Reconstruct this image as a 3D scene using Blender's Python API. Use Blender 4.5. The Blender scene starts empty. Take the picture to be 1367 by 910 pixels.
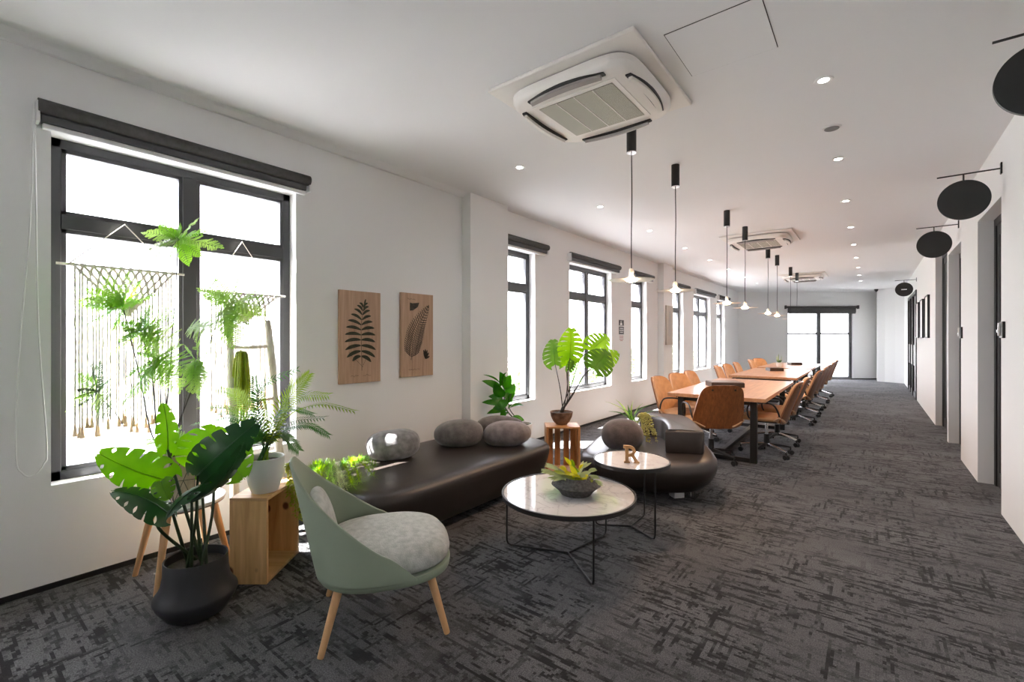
import bpy, math, random
from mathutils import Vector, Matrix
V3 = Vector
PI = math.pi
random.seed(7)
S = bpy.context.scene
COL = S.collection
# ------------------------------------------------------------------ camera model (level, 16 mm)
CF, CVX, CHY, CH = 615.0, 1163.0, 452.0, 1.4
TH = math.atan((CVX - 683.5) / CF)
ST, CT = math.sin(TH), math.cos(TH)
H = 3.02           # ceiling height
LX, RX = -3.63, 0.82   # left and right wall faces

def _ray(x, y):
    u = (x - 683.5) / CF
    return V3((-ST + u * CT, CT + u * ST, (CHY - y) / CF))
def at(x, y, d):
    "the point seen at x,y at a depth of d metres"
    return _ray(x, y) * d + V3((0, 0, CH))
def on_floor(x, y, z=0.0):
    r = _ray(x, y)
    return r * ((z - CH) / r.z) + V3((0, 0, CH))
def on_wall(x, y, X=LX):
    r = _ray(x, y)
    return r * (X / r.x) + V3((0, 0, CH))
def depth(p):
    return -p[0] * ST + p[1] * CT

# ------------------------------------------------------------------ materials
def mat(name, col=(.8, .8, .8), rough=.5, metal=0., spec=.5, emit=None, es=0., bump=None, coat=0., sheen=0.):
    m = bpy.data.materials.new(name); m.use_nodes = True
    b = m.node_tree.nodes['Principled BSDF']
    b.inputs['Base Color'].default_value = (*col, 1)
    b.inputs['Roughness'].default_value = rough
    b.inputs['Metallic'].default_value = metal
    b.inputs['Specular IOR Level'].default_value = spec
    b.inputs['Coat Weight'].default_value = coat
    b.inputs['Sheen Weight'].default_value = sheen
    if emit:
        b.inputs['Emission Color'].default_value = (*emit, 1); b.inputs['Emission Strength'].default_value = es
    if bump:
        noise_bump(m, *bump)
    return m
def N(m, t, **kw):
    n = m.node_tree.nodes.new(t)
    for k, v in kw.items():
        if k.startswith('_'): setattr(n, k[1:], v)
        else: n.inputs[k.replace('_', ' ')].default_value = v
    return n
def L(m, a, ao, b, bi):
    m.node_tree.links.new(a.outputs[ao], b.inputs[bi])
def coords(m, scale=(1, 1, 1), rot=(0, 0, 0), src='Object'):
    c = N(m, 'ShaderNodeTexCoord'); mp = N(m, 'ShaderNodeMapping')
    mp.inputs['Scale'].default_value = scale; mp.inputs['Rotation'].default_value = rot
    L(m, c, src, mp, 'Vector'); return mp
def ramp(m, stops):
    r = N(m, 'ShaderNodeValToRGB'); e = r.color_ramp.elements
    while len(e) < len(stops): e.new(.5)
    for i, (p, c) in enumerate(stops):
        e[i].position = p; e[i].color = (*c, 1) if len(c) == 3 else c
    return r
def noise_bump(m, scale, strength, dist=.01, stretch=(1, 1, 1)):
    b = m.node_tree.nodes['Principled BSDF']
    mp = coords(m, stretch); n = N(m, 'ShaderNodeTexNoise', Scale=scale, Detail=4.)
    L(m, mp, 'Vector', n, 'Vector')
    bp = N(m, 'ShaderNodeBump', Strength=strength, Distance=dist)
    L(m, n, 'Fac', bp, 'Height'); L(m, bp, 'Normal', b, 'Normal')
def mottled(name, c1, c2, scale=8., rough=.8, stretch=(1, 1, 1), bump=.2, lo=.35, hi=.65, detail=6., sheen=0., spec=.5):
    m = mat(name, c1, rough, sheen=sheen, spec=spec); b = m.node_tree.nodes['Principled BSDF']
    mp = coords(m, stretch); n = N(m, 'ShaderNodeTexNoise', Scale=scale, Detail=detail)
    L(m, mp, 'Vector', n, 'Vector'); r = ramp(m, [(lo, c1), (hi, c2)])
    L(m, n, 'Fac', r, 'Fac'); L(m, r, 'Color', b, 'Base Color')
    if bump:
        n2 = N(m, 'ShaderNodeTexNoise', Scale=scale * 6, Detail=3.); L(m, mp, 'Vector', n2, 'Vector')
        bp = N(m, 'ShaderNodeBump', Strength=bump, Distance=.004)
        L(m, n2, 'Fac', bp, 'Height'); L(m, bp, 'Normal', b, 'Normal')
    return m
def wood(name, c1, c2, stretch=(14, 14, 1.2), scale=3., rough=.45, knots=False, coat=0.):
    m = mat(name, c1, rough, coat=coat); b = m.node_tree.nodes['Principled BSDF']
    mp = coords(m, stretch); n = N(m, 'ShaderNodeTexNoise', Scale=scale, Detail=5., Distortion=.6)
    L(m, mp, 'Vector', n, 'Vector'); r = ramp(m, [(.3, c1), (.52, tuple((a + q) / 2 for a, q in zip(c1, c2))), (.7, c2)])
    L(m, n, 'Fac', r, 'Fac'); out = r
    if knots:
        mp2 = coords(m, (1, 1, .8)); v = N(m, 'ShaderNodeTexVoronoi', Scale=5.5)
        L(m, mp2, 'Vector', v, 'Vector')
        r2 = ramp(m, [(.10, (.22, .13, .08)), (.15, (1, 1, 1))]); L(m, v, 'Distance', r2, 'Fac')
        mx = N(m, 'ShaderNodeMix', _data_type='RGBA', _blend_type='MULTIPLY'); mx.inputs[0].default_value = 1.
        L(m, r, 'Color', mx, 6); L(m, r2, 'Color', mx, 7)
        m.node_tree.links.new(mx.outputs[2], b.inputs['Base Color'])
    else:
        L(m, r, 'Color', b, 'Base Color')
    bp = N(m, 'ShaderNodeBump', Strength=.12, Distance=.002)
    L(m, n, 'Fac', bp, 'Height'); L(m, bp, 'Normal', b, 'Normal')
    return m
def leafmat(name, c1, c2, trans=.45, rough=.38, scale=6.):
    m = bpy.data.materials.new(name); m.use_nodes = True; nt = m.node_tree
    b = nt.nodes['Principled BSDF']; out = nt.nodes['Material Output']
    b.inputs['Roughness'].default_value = rough
    mp = coords(m); n = N(m, 'ShaderNodeTexNoise', Scale=scale, Detail=3.); L(m, mp, 'Vector', n, 'Vector')
    r = ramp(m, [(.35, c1), (.65, c2)]); L(m, n, 'Fac', r, 'Fac'); L(m, r, 'Color', b, 'Base Color')
    t = N(m, 'ShaderNodeBsdfTranslucent'); hs = N(m, 'ShaderNodeHueSaturation', Saturation=1.1, Value=1.6)
    L(m, r, 'Color', hs, 'Color'); L(m, hs, 'Color', t, 'Color')
    mx = N(m, 'ShaderNodeMixShader'); mx.inputs[0].default_value = trans
    L(m, b, 'BSDF', mx, 1); L(m, t, 'BSDF', mx, 2); L(m, mx, 'Shader', out, 'Surface')
    return m
def glassmat(name, tint=(1, 1, 1), refl=.06):
    m = bpy.data.materials.new(name); m.use_nodes = True; nt = m.node_tree
    nt.nodes.remove(nt.nodes['Principled BSDF']); out = nt.nodes['Material Output']
    t = N(m, 'ShaderNodeBsdfTransparent', Color=(*tint, 1)); g = N(m, 'ShaderNodeBsdfGlossy', Roughness=.02)
    lw = N(m, 'ShaderNodeLayerWeight', Blend=.5); pw = N(m, 'ShaderNodeMath', _operation='POWER'); pw.inputs[1].default_value = 5.
    ad = N(m, 'ShaderNodeMath', _operation='MULTIPLY_ADD'); ad.inputs[1].default_value = .5; ad.inputs[2].default_value = .03
    L(m, lw, 'Facing', pw, 0); L(m, pw, 'Value', ad, 0)
    mx = N(m, 'ShaderNodeMixShader'); L(m, ad, 'Value', mx, 0)
    L(m, t, 'BSDF', mx, 1); L(m, g, 'BSDF', mx, 2); L(m, mx, 'Shader', out, 'Surface')
    return m

M = {}
M['wall'] = mat('painted plaster white', (.80, .80, .79), .9, bump=(60., .05, .002))
M['ceil'] = mat('ceiling paint white', (.80, .80, .80), .95)
M['black'] = mat('matt black metal', (.012, .012, .012), .45)
M['frame'] = mat('charcoal window aluminium', (.065, .066, .07), .45)
M['chrome'] = mat('polished chrome', (.75, .75, .76), .18, metal=1.)
M['white'] = mat('white plastic', (.78, .78, .77), .45)
M['glass'] = glassmat('clear window glass')
M['blind'] = mottled('charcoal blind fabric', (.055, .052, .05), (.075, .072, .07), 40., .85)
M['blindgrey'] = mat('translucent blind fabric grey', (.30, .30, .30), .9)
M['pine'] = wood('pale pine wood', (.56, .30, .11), (.80, .50, .22), (12, 12, 1.1), 2.2, .5, knots=True)
M['pinex'] = wood('pale pine boards', (.52, .29, .12), (.70, .44, .21), (1.1, 12, 12), 2.2, .5)
M['crate'] = wood('orange crate pine', (.42, .19, .065), (.60, .31, .12), (14, 14, 1.2), 2.4, .5)
M['beech'] = wood('turned beech wood', (.60, .33, .15), (.72, .43, .21), (18, 18, 1.5), 2., .45)
M['walnut'] = wood('walnut veneer', (.17, .055, .017), (.30, .105, .032), (22, 22, .9), 2.6, .32, coat=.2)
M['tabletop'] = wood('oiled oak table top', (.36, .175, .085), (.54, .285, .145), (16, .9, 16), 2.4, .30, coat=.15)
M['tan'] = mottled('tan seat leather', (.52, .27, .115), (.62, .34, .16), 14., .45, bump=.1)
M['lip'] = mottled('light tan edge', (.52, .32, .18), (.58, .37, .22), 14., .5, bump=.05)
M['leather'] = mottled('dark brown leather', (.019, .0135, .011), (.027, .0195, .016), 5., .38, bump=.12, spec=.6)
M['stone1'] = mottled('grey felt pebble cloth', (.13, .125, .125), (.26, .25, .25), 16., .95, bump=.4, sheen=.3)
M['stone2'] = mottled('taupe felt pebble cloth', (.085, .075, .072), (.15, .132, .125), 16., .95, bump=.4, sheen=.3)
M['stone3'] = mottled('rosy grey felt pebble cloth', (.13, .11, .108), (.22, .19, .185), 16., .95, bump=.4, sheen=.3)
M['stone4'] = mottled('umber felt pebble cloth', (.052, .040, .038), (.09, .070, .066), 16., .95, bump=.4, sheen=.3)
M['sage'] = mat('sage green shell', (.27, .325, .235), .5, bump=(300., .04, .001))
M['sagecloth'] = mottled('pale sage woven cloth', (.36, .375, .34), (.50, .51, .47), 30., .95, bump=.5, sheen=.3)
M['darkpot'] = mat('charcoal ceramic', (.022, .022, .024), .55, bump=(120., .08, .002))
M['whitepot'] = mat('white glazed ceramic', (.72, .72, .69), .35)
M['soil'] = mottled('dark potting soil', (.02, .013, .009), (.05, .035, .025), 60., .95, bump=.8)
M['bowl'] = mottled('brown coconut bowl', (.10, .055, .035), (.27, .17, .12), 18., .7, bump=.3)
M['lava'] = mottled('rough dark stone bowl', (.03, .03, .03), (.09, .09, .09), 60., .9, bump=1.)
M['planter'] = mottled('sand brown planter wood', (.42, .31, .23), (.52, .40, .31), 9., .6, (6, 6, 1), bump=.1)
M['stem'] = mat('dark brown stem', (.018, .014, .009), .6)
M['gstem'] = mat('dark green stem', (.03, .055, .02), .5)
M['rope'] = mottled('cream macrame cord', (.68, .63, .56), (.80, .75, .68), 40., .9, bump=.3)
M['tassel'] = mat('cream macrame tassel', (.80, .62, .42), .9)
M['drift'] = mottled('bleached driftwood', (.58, .54, .46), (.76, .72, .64), 8., .8, (6, 6, 1), bump=.5)
M['board'] = wood('weathered art board wood', (.38, .235, .15), (.52, .345, .235), (16, 16, 1.), 2., .7)
M['ink'] = mottled('dark green printed ink', (.018, .022, .010), (.045, .045, .022), 30., .8, bump=0)
M['ink2'] = mottled('brown black printed ink', (.022, .017, .010), (.06, .045, .03), 50., .8, bump=0)
M['rletter'] = wood('golden letter wood', (.40, .21, .08), (.55, .31, .13), (12, 12, 2), 3., .5)
M['boxdark'] = mat('dark brown leather box', (.028, .018, .014), .4)
M['boxtop'] = mat('mauve brown box lid', (.10, .07, .062), .35)
M['acwhite'] = mat('air conditioner white plastic', (.82, .79, .74), .5)
M['acgrey'] = mat('air conditioner grey flap', (.36, .33, .31), .5)
M['acdark'] = mat('air conditioner outlet black', (.02, .02, .02), .6)
M['glow'] = mat('lit downlight lens', (1, 1, 1), .5, emit=(1, .96, .90), es=14.)
M['warmglow'] = mat('lit warm pendant lamp', (1, .9, .7), .5, emit=(1, .74, .46), es=20.)
M['discwhite'] = mat('pendant disc champagne', (.80, .74, .67), .4)
M['clear'] = glassmat('clear pendant collar')
M['doorgrey'] = mat('grey door leaf', (.28, .28, .29), .5)
M['doordark'] = mat('black door frame', (.018, .018, .019), .45)
M['print'] = mat('pale art print', (.70, .68, .66), .6)
M['speaker'] = mat('grey ceiling speaker mesh', (.22, .22, .22), .8, bump=(900., .5, .002))

# leaves
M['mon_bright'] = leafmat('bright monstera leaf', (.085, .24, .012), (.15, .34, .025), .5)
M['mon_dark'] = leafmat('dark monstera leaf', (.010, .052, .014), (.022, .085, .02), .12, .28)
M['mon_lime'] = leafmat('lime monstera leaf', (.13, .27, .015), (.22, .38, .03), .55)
M['mon_olive'] = leafmat('olive monstera leaf', (.06, .14, .015), (.11, .21, .03), .45)
M['fern'] = leafmat('feathery fern green', (.15, .34, .035), (.27, .46, .07), .5)
M['fernpale'] = leafmat('pale fern green', (.24, .40, .09), (.36, .50, .14), .5)
M['ferndark'] = leafmat('dark fern green', (.05, .10, .035), (.09, .16, .06), .35)
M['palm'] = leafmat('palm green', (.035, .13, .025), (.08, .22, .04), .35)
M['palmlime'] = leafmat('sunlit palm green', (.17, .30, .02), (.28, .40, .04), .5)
M['lush'] = leafmat('glossy broad leaf green', (.02, .13, .012), (.06, .24, .02), .35, .25)
M['yellow'] = leafmat('yellow green staghorn leaf', (.52, .50, .02), (.72, .64, .05), .45)
M['palesage'] = leafmat('pale grey green leaf', (.26, .32, .13), (.42, .46, .24), .4)
M['strand'] = leafmat('yellow green hanging strands', (.26, .33, .03), (.40, .44, .07), .45)
M['pearl'] = leafmat('pale yellow bead strands', (.42, .42, .12), (.58, .55, .22), .3)
M['treeleaf'] = leafmat('outdoor tree leaf', (.10, .18, .06), (.2, .3, .11), .3)

def marble():
    m = mat('pale marble under glass', (.7, .7, .7), .05, coat=1., spec=.8); b = m.node_tree.nodes['Principled BSDF']
    mp = coords(m, (3, 3, 3)); n = N(m, 'ShaderNodeTexNoise', Scale=1.6, Detail=8., Distortion=1.4)
    L(m, mp, 'Vector', n, 'Vector')
    r = ramp(m, [(.40, (.74, .71, .69)), (.49, (.70, .67, .65)), (.505, (.54, .51, .49)), (.53, (.73, .70, .68))])
    L(m, n, 'Fac', r, 'Fac'); L(m, r, 'Color', b, 'Base Color'); return m
M['marble'] = marble()
def grille():
    m = mat('air intake grille', (.3, .3, .24), .6); b = m.node_tree.nodes['Principled BSDF']
    mp = coords(m, (1, 1, 1)); br = N(m, 'ShaderNodeTexBrick', Scale=46., Mortar_Size=.035)
    br.inputs['Color1'].default_value = (.22, .215, .165, 1); br.inputs['Color2'].default_value = (.26, .25, .19, 1)
    br.inputs['Mortar'].default_value = (.62, .60, .50, 1)
    L(m, mp, 'Vector', br, 'Vector'); L(m, br, 'Color', b, 'Base Color'); return m
M['grille'] = grille()
def carpet():
    m = mat('charcoal scratched loop carpet', (.05, .05, .05), .95, spec=.12, sheen=.1); b = m.node_tree.nodes['Principled BSDF']
    def layer(sc, lo, hi, det=9., rgh=.66, dist=.0, rot=(0, 0, 0)):
        c_ = N(m, 'ShaderNodeTexCoord'); sn = N(m, 'ShaderNodeVectorMath', _operation='SNAP'); sn.inputs[1].default_value = (.013, .013, 1.)
        mp = N(m, 'ShaderNodeMapping'); mp.inputs['Scale'].default_value = sc; L(m, c_, 'Object', sn, 0); L(m, sn, 'Vector', mp, 'Vector')
        n = N(m, 'ShaderNodeTexNoise', Scale=1., Detail=det, Roughness=rgh, Distortion=dist)
        L(m, mp, 'Vector', n, 'Vector'); r = ramp(m, [(lo, (0, 0, 0)), (hi, (1, 1, 1))]); L(m, n, 'Fac', r, 'Fac'); return r
    def mix(bt, a, ao, c, co, f=1.):
        x = N(m, 'ShaderNodeMix', _data_type='RGBA', _blend_type=bt); x.inputs[0].default_value = f
        m.node_tree.links.new(a.outputs[ao], x.inputs[6]); m.node_tree.links.new(c.outputs[co], x.inputs[7]); return x
    # dark scratch marks: long ones across the room, short ones along it, broken up by patches
    a = layer((3.0, 30, 1), .51, .55, 9., .72); c = layer((28, 3.4, 1), .53, .57, 9., .72); p1 = layer((1.5, 2.3, 1), .36, .52, 5.); p2 = layer((2.3, 1.5, 1), .42, .56, 5., rot=(0, 0, .0))
    blot = layer((7, 9, 1), .56, .60, 8., .7)
    sa = mix('MULTIPLY', a, 0, p1, 0); sc_ = mix('MULTIPLY', c, 0, p2, 0); sb = mix('MULTIPLY', blot, 0, p1, 0)
    dark = mix('LIGHTEN', mix('LIGHTEN', sa, 2, sc_, 2), 2, sb, 2)
    mp = coords(m, (1, 1, 1)); sp = N(m, 'ShaderNodeTexNoise', Scale=170., Detail=3.); L(m, mp, 'Vector', sp, 'Vector')
    base = ramp(m, [(.32, (.058, .058, .060)), (.68, (.185, .182, .185))]); L(m, sp, 'Fac', base, 'Fac')
    tone = layer((.8, 1.1, 1), .3, .7, 4.); tr = ramp(m, [(0., (.62, .62, .62)), (1., (1.12, 1.12, 1.12))]); L(m, tone, 'Color', tr, 'Fac')
    bt = mix('MULTIPLY', base, 0, tr, 0)
    dk = N(m, 'ShaderNodeMix', _data_type='RGBA'); m.node_tree.links.new(dark.outputs[2], dk.inputs[0]); m.node_tree.links.new(bt.outputs[2], dk.inputs[6]); dk.inputs[7].default_value = (.016, .0155, .016, 1)
    mpt = coords(m, (2, 2, 2)); br = N(m, 'ShaderNodeTexChecker', Scale=1.)
    br.inputs['Color1'].default_value = (.90, .90, .90, 1); br.inputs['Color2'].default_value = (1, 1, 1, 1); L(m, mpt, 'Vector', br, 'Vector')
    ml = mix('MULTIPLY', dk, 2, br, 0)
    m.node_tree.links.new(ml.outputs[2], b.inputs['Base Color'])
    bp = N(m, 'ShaderNodeBump', Strength=.4, Distance=.004); L(m, sp, 'Fac', bp, 'Height'); L(m, bp, 'Normal', b, 'Normal')
    return m
M['carpet'] = carpet()

# ------------------------------------------------------------------ mesh builder
def rotz(a): return Matrix.Rotation(a, 3, 'Z')
def frame_of(t):
    t = t.normalized(); up = V3((0, 0, 1)) if abs(t.z) < .95 else V3((1, 0, 0))
    a = t.cross(up).normalized(); return a, a.cross(t).normalized()
class G:
    def __init__(s): s.v = []; s.f = []; s.x = None
    def add(s, vs, fs):
        o = len(s.v); s.v += [V3(p) for p in vs]; s.f += [tuple(i + o for i in f) for f in fs]; return s
    def box(s, c, d, R=None):
        x, y, z = (q / 2 for q in d); c = V3(c)
        vs = [V3((i * x, j * y, k * z)) for i in (-1, 1) for j in (-1, 1) for k in (-1, 1)]
        if R is not None: vs = [R @ p for p in vs]
        return s.add([p + c for p in vs], [(0, 1, 3, 2), (4, 6, 7, 5), (0, 4, 5, 1), (2, 3, 7, 6), (0, 2, 6, 4), (1, 5, 7, 3)])
    def bx(s, x0, x1, y0, y1, z0, z1):
        return s.box(((x0 + x1) / 2, (y0 + y1) / 2, (z0 + z1) / 2), (abs(x1 - x0), abs(y1 - y0), abs(z1 - z0)))
    def bar(s, p, q, w, h):
        p, q = V3(p), V3(q); a, b = frame_of(q - p)
        vs = [e + a * i * w / 2 + b * j * h / 2 for e in (p, q) for i, j in ((-1, -1), (1, -1), (1, 1), (-1, 1))]
        return s.add(vs, [(3, 2, 1, 0), (4, 5, 6, 7)] + [(i, (i + 1) % 4, 4 + (i + 1) % 4, 4 + i) for i in range(4)])
    def tube(s, pts, r, n=8, cap=True):
        pts = [V3(p) for p in pts]; k = len(pts)
        rs = r if isinstance(r, (list, tuple)) else [r] * k
        t0 = (pts[1] - pts[0]); a, b = frame_of(t0); o = len(s.v); vs = []
        for i, p in enumerate(pts):
            t = (pts[min(i + 1, k - 1)] - pts[max(i - 1, 0)]).normalized()
            a = (a - t * a.dot(t)).normalized(); b = t.cross(a)
            vs += [p + (a * math.cos(2 * PI * j / n) + b * math.sin(2 * PI * j / n)) * rs[i] for j in range(n)]
        fs = [(i * n + j, i * n + (j + 1) % n, (i + 1) * n + (j + 1) % n, (i + 1) * n + j) for i in range(k - 1) for j in range(n)]
        if cap: fs += [tuple(reversed(range(n))), tuple(range((k - 1) * n, k * n))]
        return s.add(vs, fs)
    def cyl(s, p, q, r, r2=None, n=24): return s.tube([p, q], [r, r if r2 is None else r2], n)
    def lathe(s, prof, n=40, c=(0, 0, 0), cap0=True, cap1=True):
        c = V3(c); vs = []; k = len(prof)
        for r, z in prof: vs += [c + V3((r * math.cos(2 * PI * j / n), r * math.sin(2 * PI * j / n), z)) for j in range(n)]
        fs = [(i * n + j, i * n + (j + 1) % n, (i + 1) * n + (j + 1) % n, (i + 1) * n + j) for i in range(k - 1) for j in range(n)]
        if cap0: fs.append(tuple(reversed(range(n))))
        if cap1: fs.append(tuple(range((k - 1) * n, k * n)))
        return s.add(vs, fs)
    def grid(s, fn, nu, nv, cu=False):
        vs = [V3(fn(i / (nu if cu else nu - 1), j / (nv - 1))) for i in range(nu) for j in range(nv)]
        fs = [(i * nv + j, ((i + 1) % nu) * nv + j, ((i + 1) % nu) * nv + j + 1, i * nv + j + 1)
              for i in range(nu if cu else nu - 1) for j in range(nv - 1)]
        return s.add(vs, fs)
    def ell(s, c, r, nu=24, nv=14, p=2., R=None):
        c = V3(c); R = R or Matrix.Identity(3)
        def sg(x, e): return math.copysign(abs(x) ** e, x)
        e = 2. / p
        vs = []
        for j in range(nv + 1):
            b = -PI / 2 + PI * j / nv
            for i in range(nu):
                a = 2 * PI * i / nu
                vs.append(c + R @ V3((r[0] * sg(math.cos(b), e) * sg(math.cos(a), e), r[1] * sg(math.cos(b), e) * sg(math.sin(a), e), r[2] * sg(math.sin(b), e))))
        fs = [(j * nu + i, j * nu + (i + 1) % nu, (j + 1) * nu + (i + 1) % nu, (j + 1) * nu + i) for j in range(nv) for i in range(nu)]
        return s.add(vs, fs)
    def loft(s, rings, cap=True):
        n = len(rings[0]); vs = [p for r in rings for p in r]; k = len(rings)
        fs = [(i * n + j, i * n + (j + 1) % n, (i + 1) * n + (j + 1) % n, (i + 1) * n + j) for i in range(k - 1) for j in range(n)]
        if cap: fs += [tuple(reversed(range(n))), tuple(range((k - 1) * n, k * n))]
        return s.add(vs, fs)
    def prism(s, poly, z0, z1):
        return s.loft([[V3((x, y, z0)) for x, y in poly], [V3((x, y, z1)) for x, y in poly]])
    def flip(s): s.f = [tuple(reversed(f)) for f in s.f]; return s
    def obj(s, name, m, parent=None, loc=(0, 0, 0), rz=0., smooth=35, bevel=0., solid=0., bs=2):
        me = bpy.data.meshes.new(name); me.from_pydata([tuple(p) for p in s.v], [], s.f); me.validate()
        o = bpy.data.objects.new(name, me); COL.objects.link(o)
        o.location = loc; o.rotation_euler = (0, 0, rz)
        me.materials.append(M[m] if isinstance(m, str) else m)
        if smooth:
            me.shade_smooth()
            if smooth < 180: me.set_sharp_from_angle(angle=math.radians(smooth))
        if solid:
            d = o.modifiers.new('s', 'SOLIDIFY'); d.thickness = solid; d.offset = 0
        if bevel:
            d = o.modifiers.new('b', 'BEVEL'); d.width = bevel; d.segments = bs; d.limit_method = 'ANGLE'; d.harden_normals = False
        if parent: o.parent = parent
        return o
def superplan(a, b, e=2.6, n=64, c=(0, 0)):
    q = 2. / e
    return [(c[0] + a * math.copysign(abs(math.cos(2 * PI * i / n)) ** q, math.cos(2 * PI * i / n)),
             c[1] + b * math.copysign(abs(math.sin(2 * PI * i / n)) ** q, math.sin(2 * PI * i / n))) for i in range(n)]
def smoothpoly(p, k=3):
    for _ in range(k):
        q = []
        for i in range(len(p)):
            a, b = p[i], p[(i + 1) % len(p)]
            q += [(a[0] * .75 + b[0] * .25, a[1] * .75 + b[1] * .25), (a[0] * .25 + b[0] * .75, a[1] * .25 + b[1] * .75)]
        p = q
    return p
def inset(poly, d):
    out = []; n = len(poly)
    for i in range(n):
        a, b = V3((*poly[i - 1], 0)), V3((*poly[(i + 1) % n], 0)); t = (b - a)
        t = t.normalized() if t.length > 1e-9 else V3((1, 0, 0))
        out.append((poly[i][0] - t.y * d, poly[i][1] + t.x * d))
    return out
def shrink(poly, d):
    xs = [p[0] for p in poly]; ys = [p[1] for p in poly]
    cx, cy, ax, ay = (max(xs) + min(xs)) / 2, (max(ys) + min(ys)) / 2, (max(xs) - min(xs)) / 2, (max(ys) - min(ys)) / 2
    return [(cx + (x - cx) * (1 - d / ax), cy + (y - cy) * (1 - d / ay)) for x, y in poly]
def cushion_loft(g, poly, prof, inset=None):
    "poly ccw outline; prof list of (inset, z)"
    inset = inset or shrink
    g.loft([[V3((x, y, z)) for x, y in inset(poly, d)] for d, z in prof]); return g
def spline(pts, n=12):
    pts = [V3(p) for p in pts]; out = []
    P = [pts[0] * 2 - pts[1]] + pts + [pts[-1] * 2 - pts[-2]]
    for i in range(1, len(P) - 2):
        for k in range(n):
            t = k / n; a, b, c, d = P[i - 1], P[i], P[i + 1], P[i + 2]
            out.append(.5 * ((2 * b) + (c - a) * t + (2 * a - 5 * b + 4 * c - d) * t * t + (3 * b - a - 3 * c + d) * t ** 3))
    return out + [pts[-1]]

# ------------------------------------------------------------------ tagging
def tag(o, label, cat, group=None):
    o['label'] = label; o['category'] = cat
    if group: o['group'] = group
    return o
def thing(name, label, cat, loc=(0, 0, 0), rz=0., group=None):
    o = bpy.data.objects.new(name, None); COL.objects.link(o); o.location = loc; o.rotation_euler = (0, 0, rz); o.empty_display_size = .1
    return tag(o, label, cat, group)
def struct(o): o['kind'] = 'structure'; return o
def sroot(name, loc=(0, 0, 0), rz=0.):
    o = bpy.data.objects.new(name, None); COL.objects.link(o); o.location = loc; o.rotation_euler = (0, 0, rz); return struct(o)
def dup(root, loc, rz=None, label=None, group=None):
    def cp(o, par):
        c = o.copy(); COL.objects.link(c); c.parent = par
        for ch in o.children: cp(ch, c)
        return c
    r = cp(root, None); r.location = loc
    if rz is not None: r.rotation_euler = (0, 0, rz)
    if label: r['label'] = label
    if group: r['group'] = group
    return r
ORD = ['first', 'second', 'third', 'fourth', 'fifth', 'sixth', 'seventh', 'eighth', 'ninth', 'tenth']
SUN_E, DOWN_E, PEND_E, SKY_E, EXPO = 44.0, 10.0, 13., 5.0, 1.5
# ================================================================== THE SETTING
W_OPEN = [(.448, 1.844, 2), (4.43, 5.168, 1), (6.081, 7.519, 2), (8.393, 9.141, 1), (10.72, 11.479, 1), (12.325, 13.876, 2), (14.606, 15.495, 1), (-2.5, -1.1, 2)]  # last one is an unseen window, added behind the camera to light the foreground
WZ0, WZ1 = .575, 2.565
EY = 17.39         # where the left wall meets the far wall
g = G(); g.bx(-3.95, 1.5, -4.2, 21.5, -.12, 0); struct(g.obj('floor', 'carpet', smooth=0))
g = G(); g.bx(-3.95, 1.5, -4.2, 21.5, H, H + .15); struct(g.obj('ceiling', 'ceil', smooth=0))
g = G(); y = -4.0
for a, b, _ in sorted(W_OPEN):
    g.bx(LX - .24, LX, y, a, 0, H); g.bx(LX - .24, LX, a, b, 0, WZ0); g.bx(LX - .24, LX, a, b, WZ1, H); y = b
g.bx(LX - .24, LX, y, EY + .3, 0, H)
for a, b in ((3.743, 4.41), (9.77, 10.34)): g.bx(LX, LX + .13, a, b, 0, H)      # two shallow piers
struct(g.obj('wall_left', 'wall', smooth=0))
g = G(); y = -4.0
for a, b in [(-4., 3.743), (4.41, 9.77), (10.34, EY)]: g.bx(LX, LX + .010, a, b, 0, .03)
for a, b in ((3.743, 4.41), (9.77, 10.34)): g.bx(LX + .13, LX + .14, a, b, 0, .03)
struct(g.obj('dark_strip_left', 'black', smooth=0))  # thin black strip along the foot of the left wall
g = G(); pr_ = [(LX, H), (LX, H - .035), (LX + .03, H - .035), (LX + .07, H - .012), (LX + .10, H)]
g.loft([[V3((x, yy, z)) for x, z in pr_] for yy in (-4., 3.743)])
struct(g.obj('trim_1', 'ceil', smooth=0))
R_OPEN = [(5.308, 6.34, 2.54), (7.41, 8.51, 2.53), (8.62, 10.10, 2.75), (13.95, 16.9, 2.52)]
g = G(); y = -4.0
for a, b, z in R_OPEN:
    g.bx(RX, RX + .3, y, a, 0, H); g.bx(RX, RX + .3, a, b, z, H); y = b
g.bx(RX, RX + .3, y, 19.1, 0, H); struct(g.obj('wall_right', 'wall', smooth=0))
g = G(); g.bx(LX - .24, RX + .3, -4.2, -4., 0, H); struct(g.obj('wall_back', 'wall', smooth=0))
# far wall, turned to face down the corridor
ES0, ES1 = 1.71, 3.97
g = G(); g.bx(-.3, ES0, 0, .2, 0, H); g.bx(ES1, 4.95, 0, .2, 0, H); g.bx(ES0, ES1, 0, .2, 2.45, H); g.bx(ES0, ES1, 0, .2, 0, .03)
struct(g.obj('wall_far', 'wall', loc=(LX, EY, 0), rz=TH, smooth=0))
g = G(); g.bx(.02, 4.8, -.012, 0, 0, .03); struct(g.obj('baseboard_far', 'black', loc=(LX, EY, 0), rz=TH, smooth=0))
g = G(); pts = [(.155, 19.28), (.35, 19.2), (.6, 19.06), (.9, 18.86), (1.15, 18.66)]
back = [(1.3, 18.9), (1.0, 19.12), (.7, 19.3), (.38, 19.46), (.25, 20.6), (.15, 20.6)]
g.prism(pts + back, 0, H); struct(g.obj('wall_corner', 'wall', smooth=0))

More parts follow.
